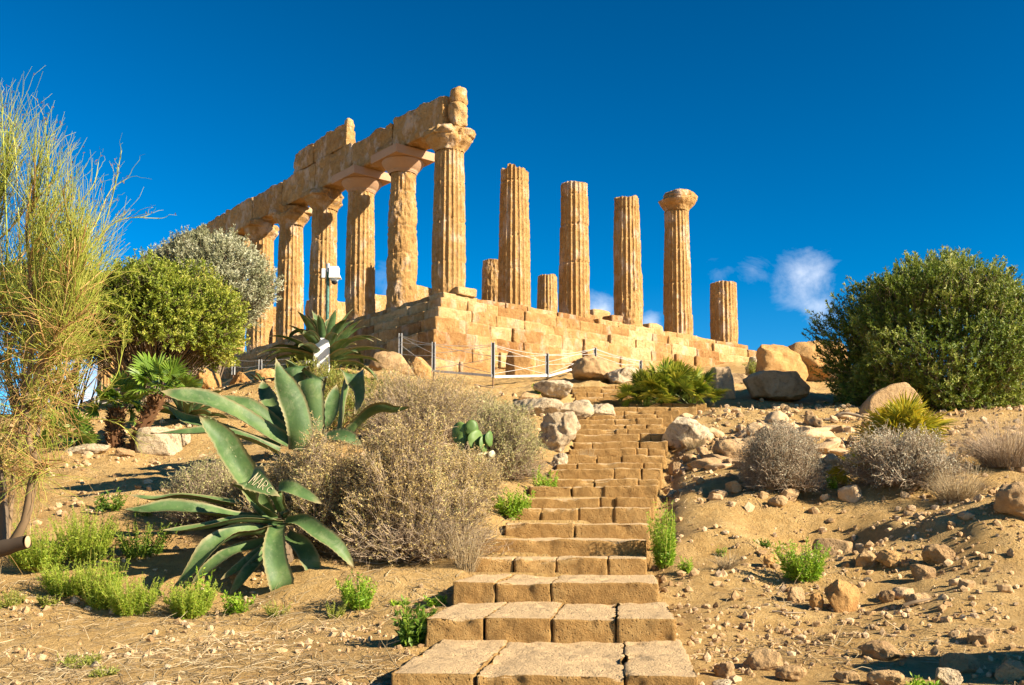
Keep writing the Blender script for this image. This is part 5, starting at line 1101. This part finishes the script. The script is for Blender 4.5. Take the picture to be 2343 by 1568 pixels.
# ------------------------------------------------------------------ broom at the left edge: trunks, dry branches, long green switches, dark pods
def broom():
    d0 = 9.0; base = at(18, d0, -.1); root = empty('broom_bush', base, 'tall wispy broom bush with long green switches at the left edge', 'shrub')
    def Q(U, V, dd=0.0): return P(U, V, d0 + dd) - base
    st = [[(20, 1255, 0), (58, 1190, -.05), (75, 1100, -.05), (90, 1065, -.05), (65, 1010, 0), (62, 900, .05), (75, 780, .1), (70, 640, .1), (60, 520, .1)], [(10, 1250, .1), (5, 1120, .2), (-20, 980, .3), (-30, 800, .3), (-20, 620, .3), (-5, 470, .3)],
          [(15, 1250, .2), (30, 1100, .4), (50, 950, .6), (60, 800, .7), (90, 640, .7)], [(0, 1250, .3), (-60, 1100, .3), (-140, 950, .2), (-180, 780, .2)], [(62, 900, .05), (110, 800, -.1), (150, 700, -.15), (170, 600, -.2)], [(85, 1000, 0), (100, 900, .3), (120, 790, .4), (140, 680, .4)]]
    S = []
    for k, s in enumerate(st):
        C = spline([Q(*a) for a in s], 26); S.append(C); g = Geo(); r = [.042, .045, .03, .035, .018, .018][k]
        tubes(g, C[None], (np.linspace(r, r * .35, 26) * (1 + .1 * rng.normal(size=26)))[None], 7, .35 + .3 * rng.random()); obj('stem', g, M['bark_pale' if k in (0, 2, 4) else 'bark'], root)
    g = Geo(); g2 = Q(-30, 1252, -.3); c = Q(62, 1240, -.35); tubes(g, np.linspace(Q(-20, 1262, -.25), c, 6)[None], np.array([[.075, .07, .07, .06, .058, .055]]), 9, .1); so = obj('sawn_limb', g, M['bark'], root)
    g = Geo(); v, f = ico(3); g.add(v * np.array([.012, .05, .05]) + c + np.array([.004, 0, 0]), f); obj('cut_face', g, M['cut_wood'], so)
    cen = Q(-10, 720, .25)
    # branches from the stems
    nb = 320; B0 = []; 
    for k in range(nb):
        C = S[rng.integers(0, 6)]; B0.append(C[rng.integers(7, 26)])
    B0 = np.array(B0); out = norm(B0 - cen + rng.normal(0, .35, B0.shape)); E0 = B0 + (out * .6 + np.array([.0, 0, .5])) * rng.uniform(.3, .75, (nb, 1)); E0[:, 0] = np.minimum(E0[:, 0], Q(205, 900)[0] + rng.normal(0, .06, nb)); Mx = (B0 + E0) / 2 + rng.normal(0, .06, B0.shape)
    t = np.linspace(0, 1, 6)[None, :, None]; CB = B0[:, None] * (1 - t) ** 2 + 2 * t * (1 - t) * Mx[:, None] + t ** 2 * E0[:, None]
    g = Geo(); tubes(g, CB, np.linspace(.010, .005, 6), 4, rng.random(nb)); obj('dry_branches', g, M['twig_brown'], root)
    # switches: long, thin, hardly branched
    def switches(n, starts, dirs, L, r, curve):
        t = np.linspace(0, 1, 7)[None, :, None]; C = starts[:, None] + dirs[:, None] * (L[:, None, None] * t); C = C + (curve[:, None] * (t ** 2)) * L[:, None, None] + rng.normal(0, .012, C.shape) * t
        return C, np.linspace(r, r * .45, 7)
    def keepin(C):
        zt = C[:, -1, 2]; lim = np.interp(zt, [Q(0, V)[2] for V in (1250, 1000, 800, 600, 400, 250)], [Q(U, 900)[0] for U in (120, 165, 215, 240, 225, 120)]); return C[:, -1, 0] < lim + rng.normal(0, .05, len(C))
    n = 8000; k = rng.integers(0, nb, n); i = rng.integers(1, 6, n); s0 = CB[k, i]; hi = np.clip((s0[:, 2] - Q(0, 900)[2]) / 1.4, 0, 1)
    dr = norm((s0 - cen) * .45 + np.array([.12, -.02, .0]) + np.stack([0 * hi, 0 * hi, .55 + .8 * hi], 1) + rng.normal(0, .42, (n, 3)))
    C, R = switches(n, s0, dr, rng.uniform(.25, .6, n) * (1 + .28 * hi), .0031, rng.normal(0, .16, (n, 3)) + np.array([.03, 0, .03])); keep = (rng.random(n) < .25 + .75 * hi) & keepin(C)
    g = Geo(); tubes(g, C[keep], R, 3, np.clip(.5 + .25 * rng.normal(size=keep.sum()), 0, 1)); obj('green_switches', g, M['twig_green'], root)
    n2 = 1500; k = rng.integers(0, nb, n2); i = rng.integers(0, 6, n2); s0 = CB[k, i] * np.array([1, 1, 1]); lo = s0[:, 2] < Q(0, 640)[2]
    s0 = s0[lo]; n2 = len(s0); dr = norm((s0 - cen) * np.array([.5, .4, .25]) + np.array([.1, 0, .05]) + rng.normal(0, .55, (n2, 3)))
    C2, R2 = switches(n2, s0, dr, rng.uniform(.2, .8, n2), .0032, rng.normal(0, .25, (n2, 3)) + np.array([0, 0, -.08])); C2 = C2[keepin(C2)]; n2 = len(C2); g = Geo(); tubes(g, C2, R2, 3, np.clip(.5 + .25 * rng.normal(size=n2), 0, 1)); obj('dry_switches', g, M['twig_brown'], root)
    # a few long arcs that stick out to the right
    arcs = [[(150, 640, 0), (220, 560, -.1), (255, 460, -.2), (278, 345, -.2)], [(120, 560, 0), (180, 470, 0), (215, 420, 0), (225, 372, 0)], [(150, 720, 0), (230, 690, -.1), (300, 720, -.2), (262, 760, -.2)], [(170, 640, 0), (240, 530, 0), (290, 500, 0), (362, 500, .1)],
            [(80, 680, 0), (108, 420, 0), (106, 330, 0), (104, 275, 0)], [(50, 660, 0), (36, 360, .1), (30, 310, .1), (40, 270, .1)], [(160, 600, 0), (215, 520, .1), (250, 440, .1), (292, 408, .1)], [(20, 640, 0), (8, 330, 0), (5, 290, 0), (6, 245, 0)], [(120, 1000, 0), (200, 960, -.2), (270, 970, -.3), (310, 1010, -.3)], [(100, 900, 0), (190, 930, -.2), (260, 870, -.3), (282, 800, -.3)], [(140, 820, 0), (210, 800, -.1), (270, 740, -.2), (300, 690, -.2)]]
    g = Geo(); A = np.array([spline([Q(*q) for q in a], 14) for a in arcs]); tubes(g, A, np.linspace(.0062, .0028, 14), 4, rng.uniform(.4, 1, len(A))); tubes_later = g
    ns = 140; ai = rng.integers(0, len(A), ns); ki = rng.integers(4, 14, ns); s0 = A[ai, ki]; dr = norm(A[ai, ki] - A[ai, ki - 2] + rng.normal(0, .02, (ns, 3)) + .04 * rvec(ns)); C3, R3 = switches(ns, s0, dr, rng.uniform(.08, .3, ns), .0026, rng.normal(0, .15, (ns, 3))); tubes(tubes_later, C3, R3, 3, rng.random(ns)); obj('long_switches', tubes_later, M['twig_green'], root)
    # seed pods along the upper tips
    tips = np.concatenate([C[keep][:, 4:].reshape(-1, 3), A[:8, 9:].reshape(-1, 3), C3[:, 3:].reshape(-1, 3)]); tips = tips[tips[:, 2] > Q(0, 560)[2]]; tips = tips[rng.integers(0, len(tips), 900)] + rng.normal(0, .006, (900, 3))
    g = Geo(); leaves(g, tips, norm(rng.normal(size=(900, 3)) * .6 + np.array([.3, 0, .8])), rng.uniform(.018, .038, 900), .012, rng.random(900)); obj('seed_pods', g, M['pod'], root, smooth=False)
broom()
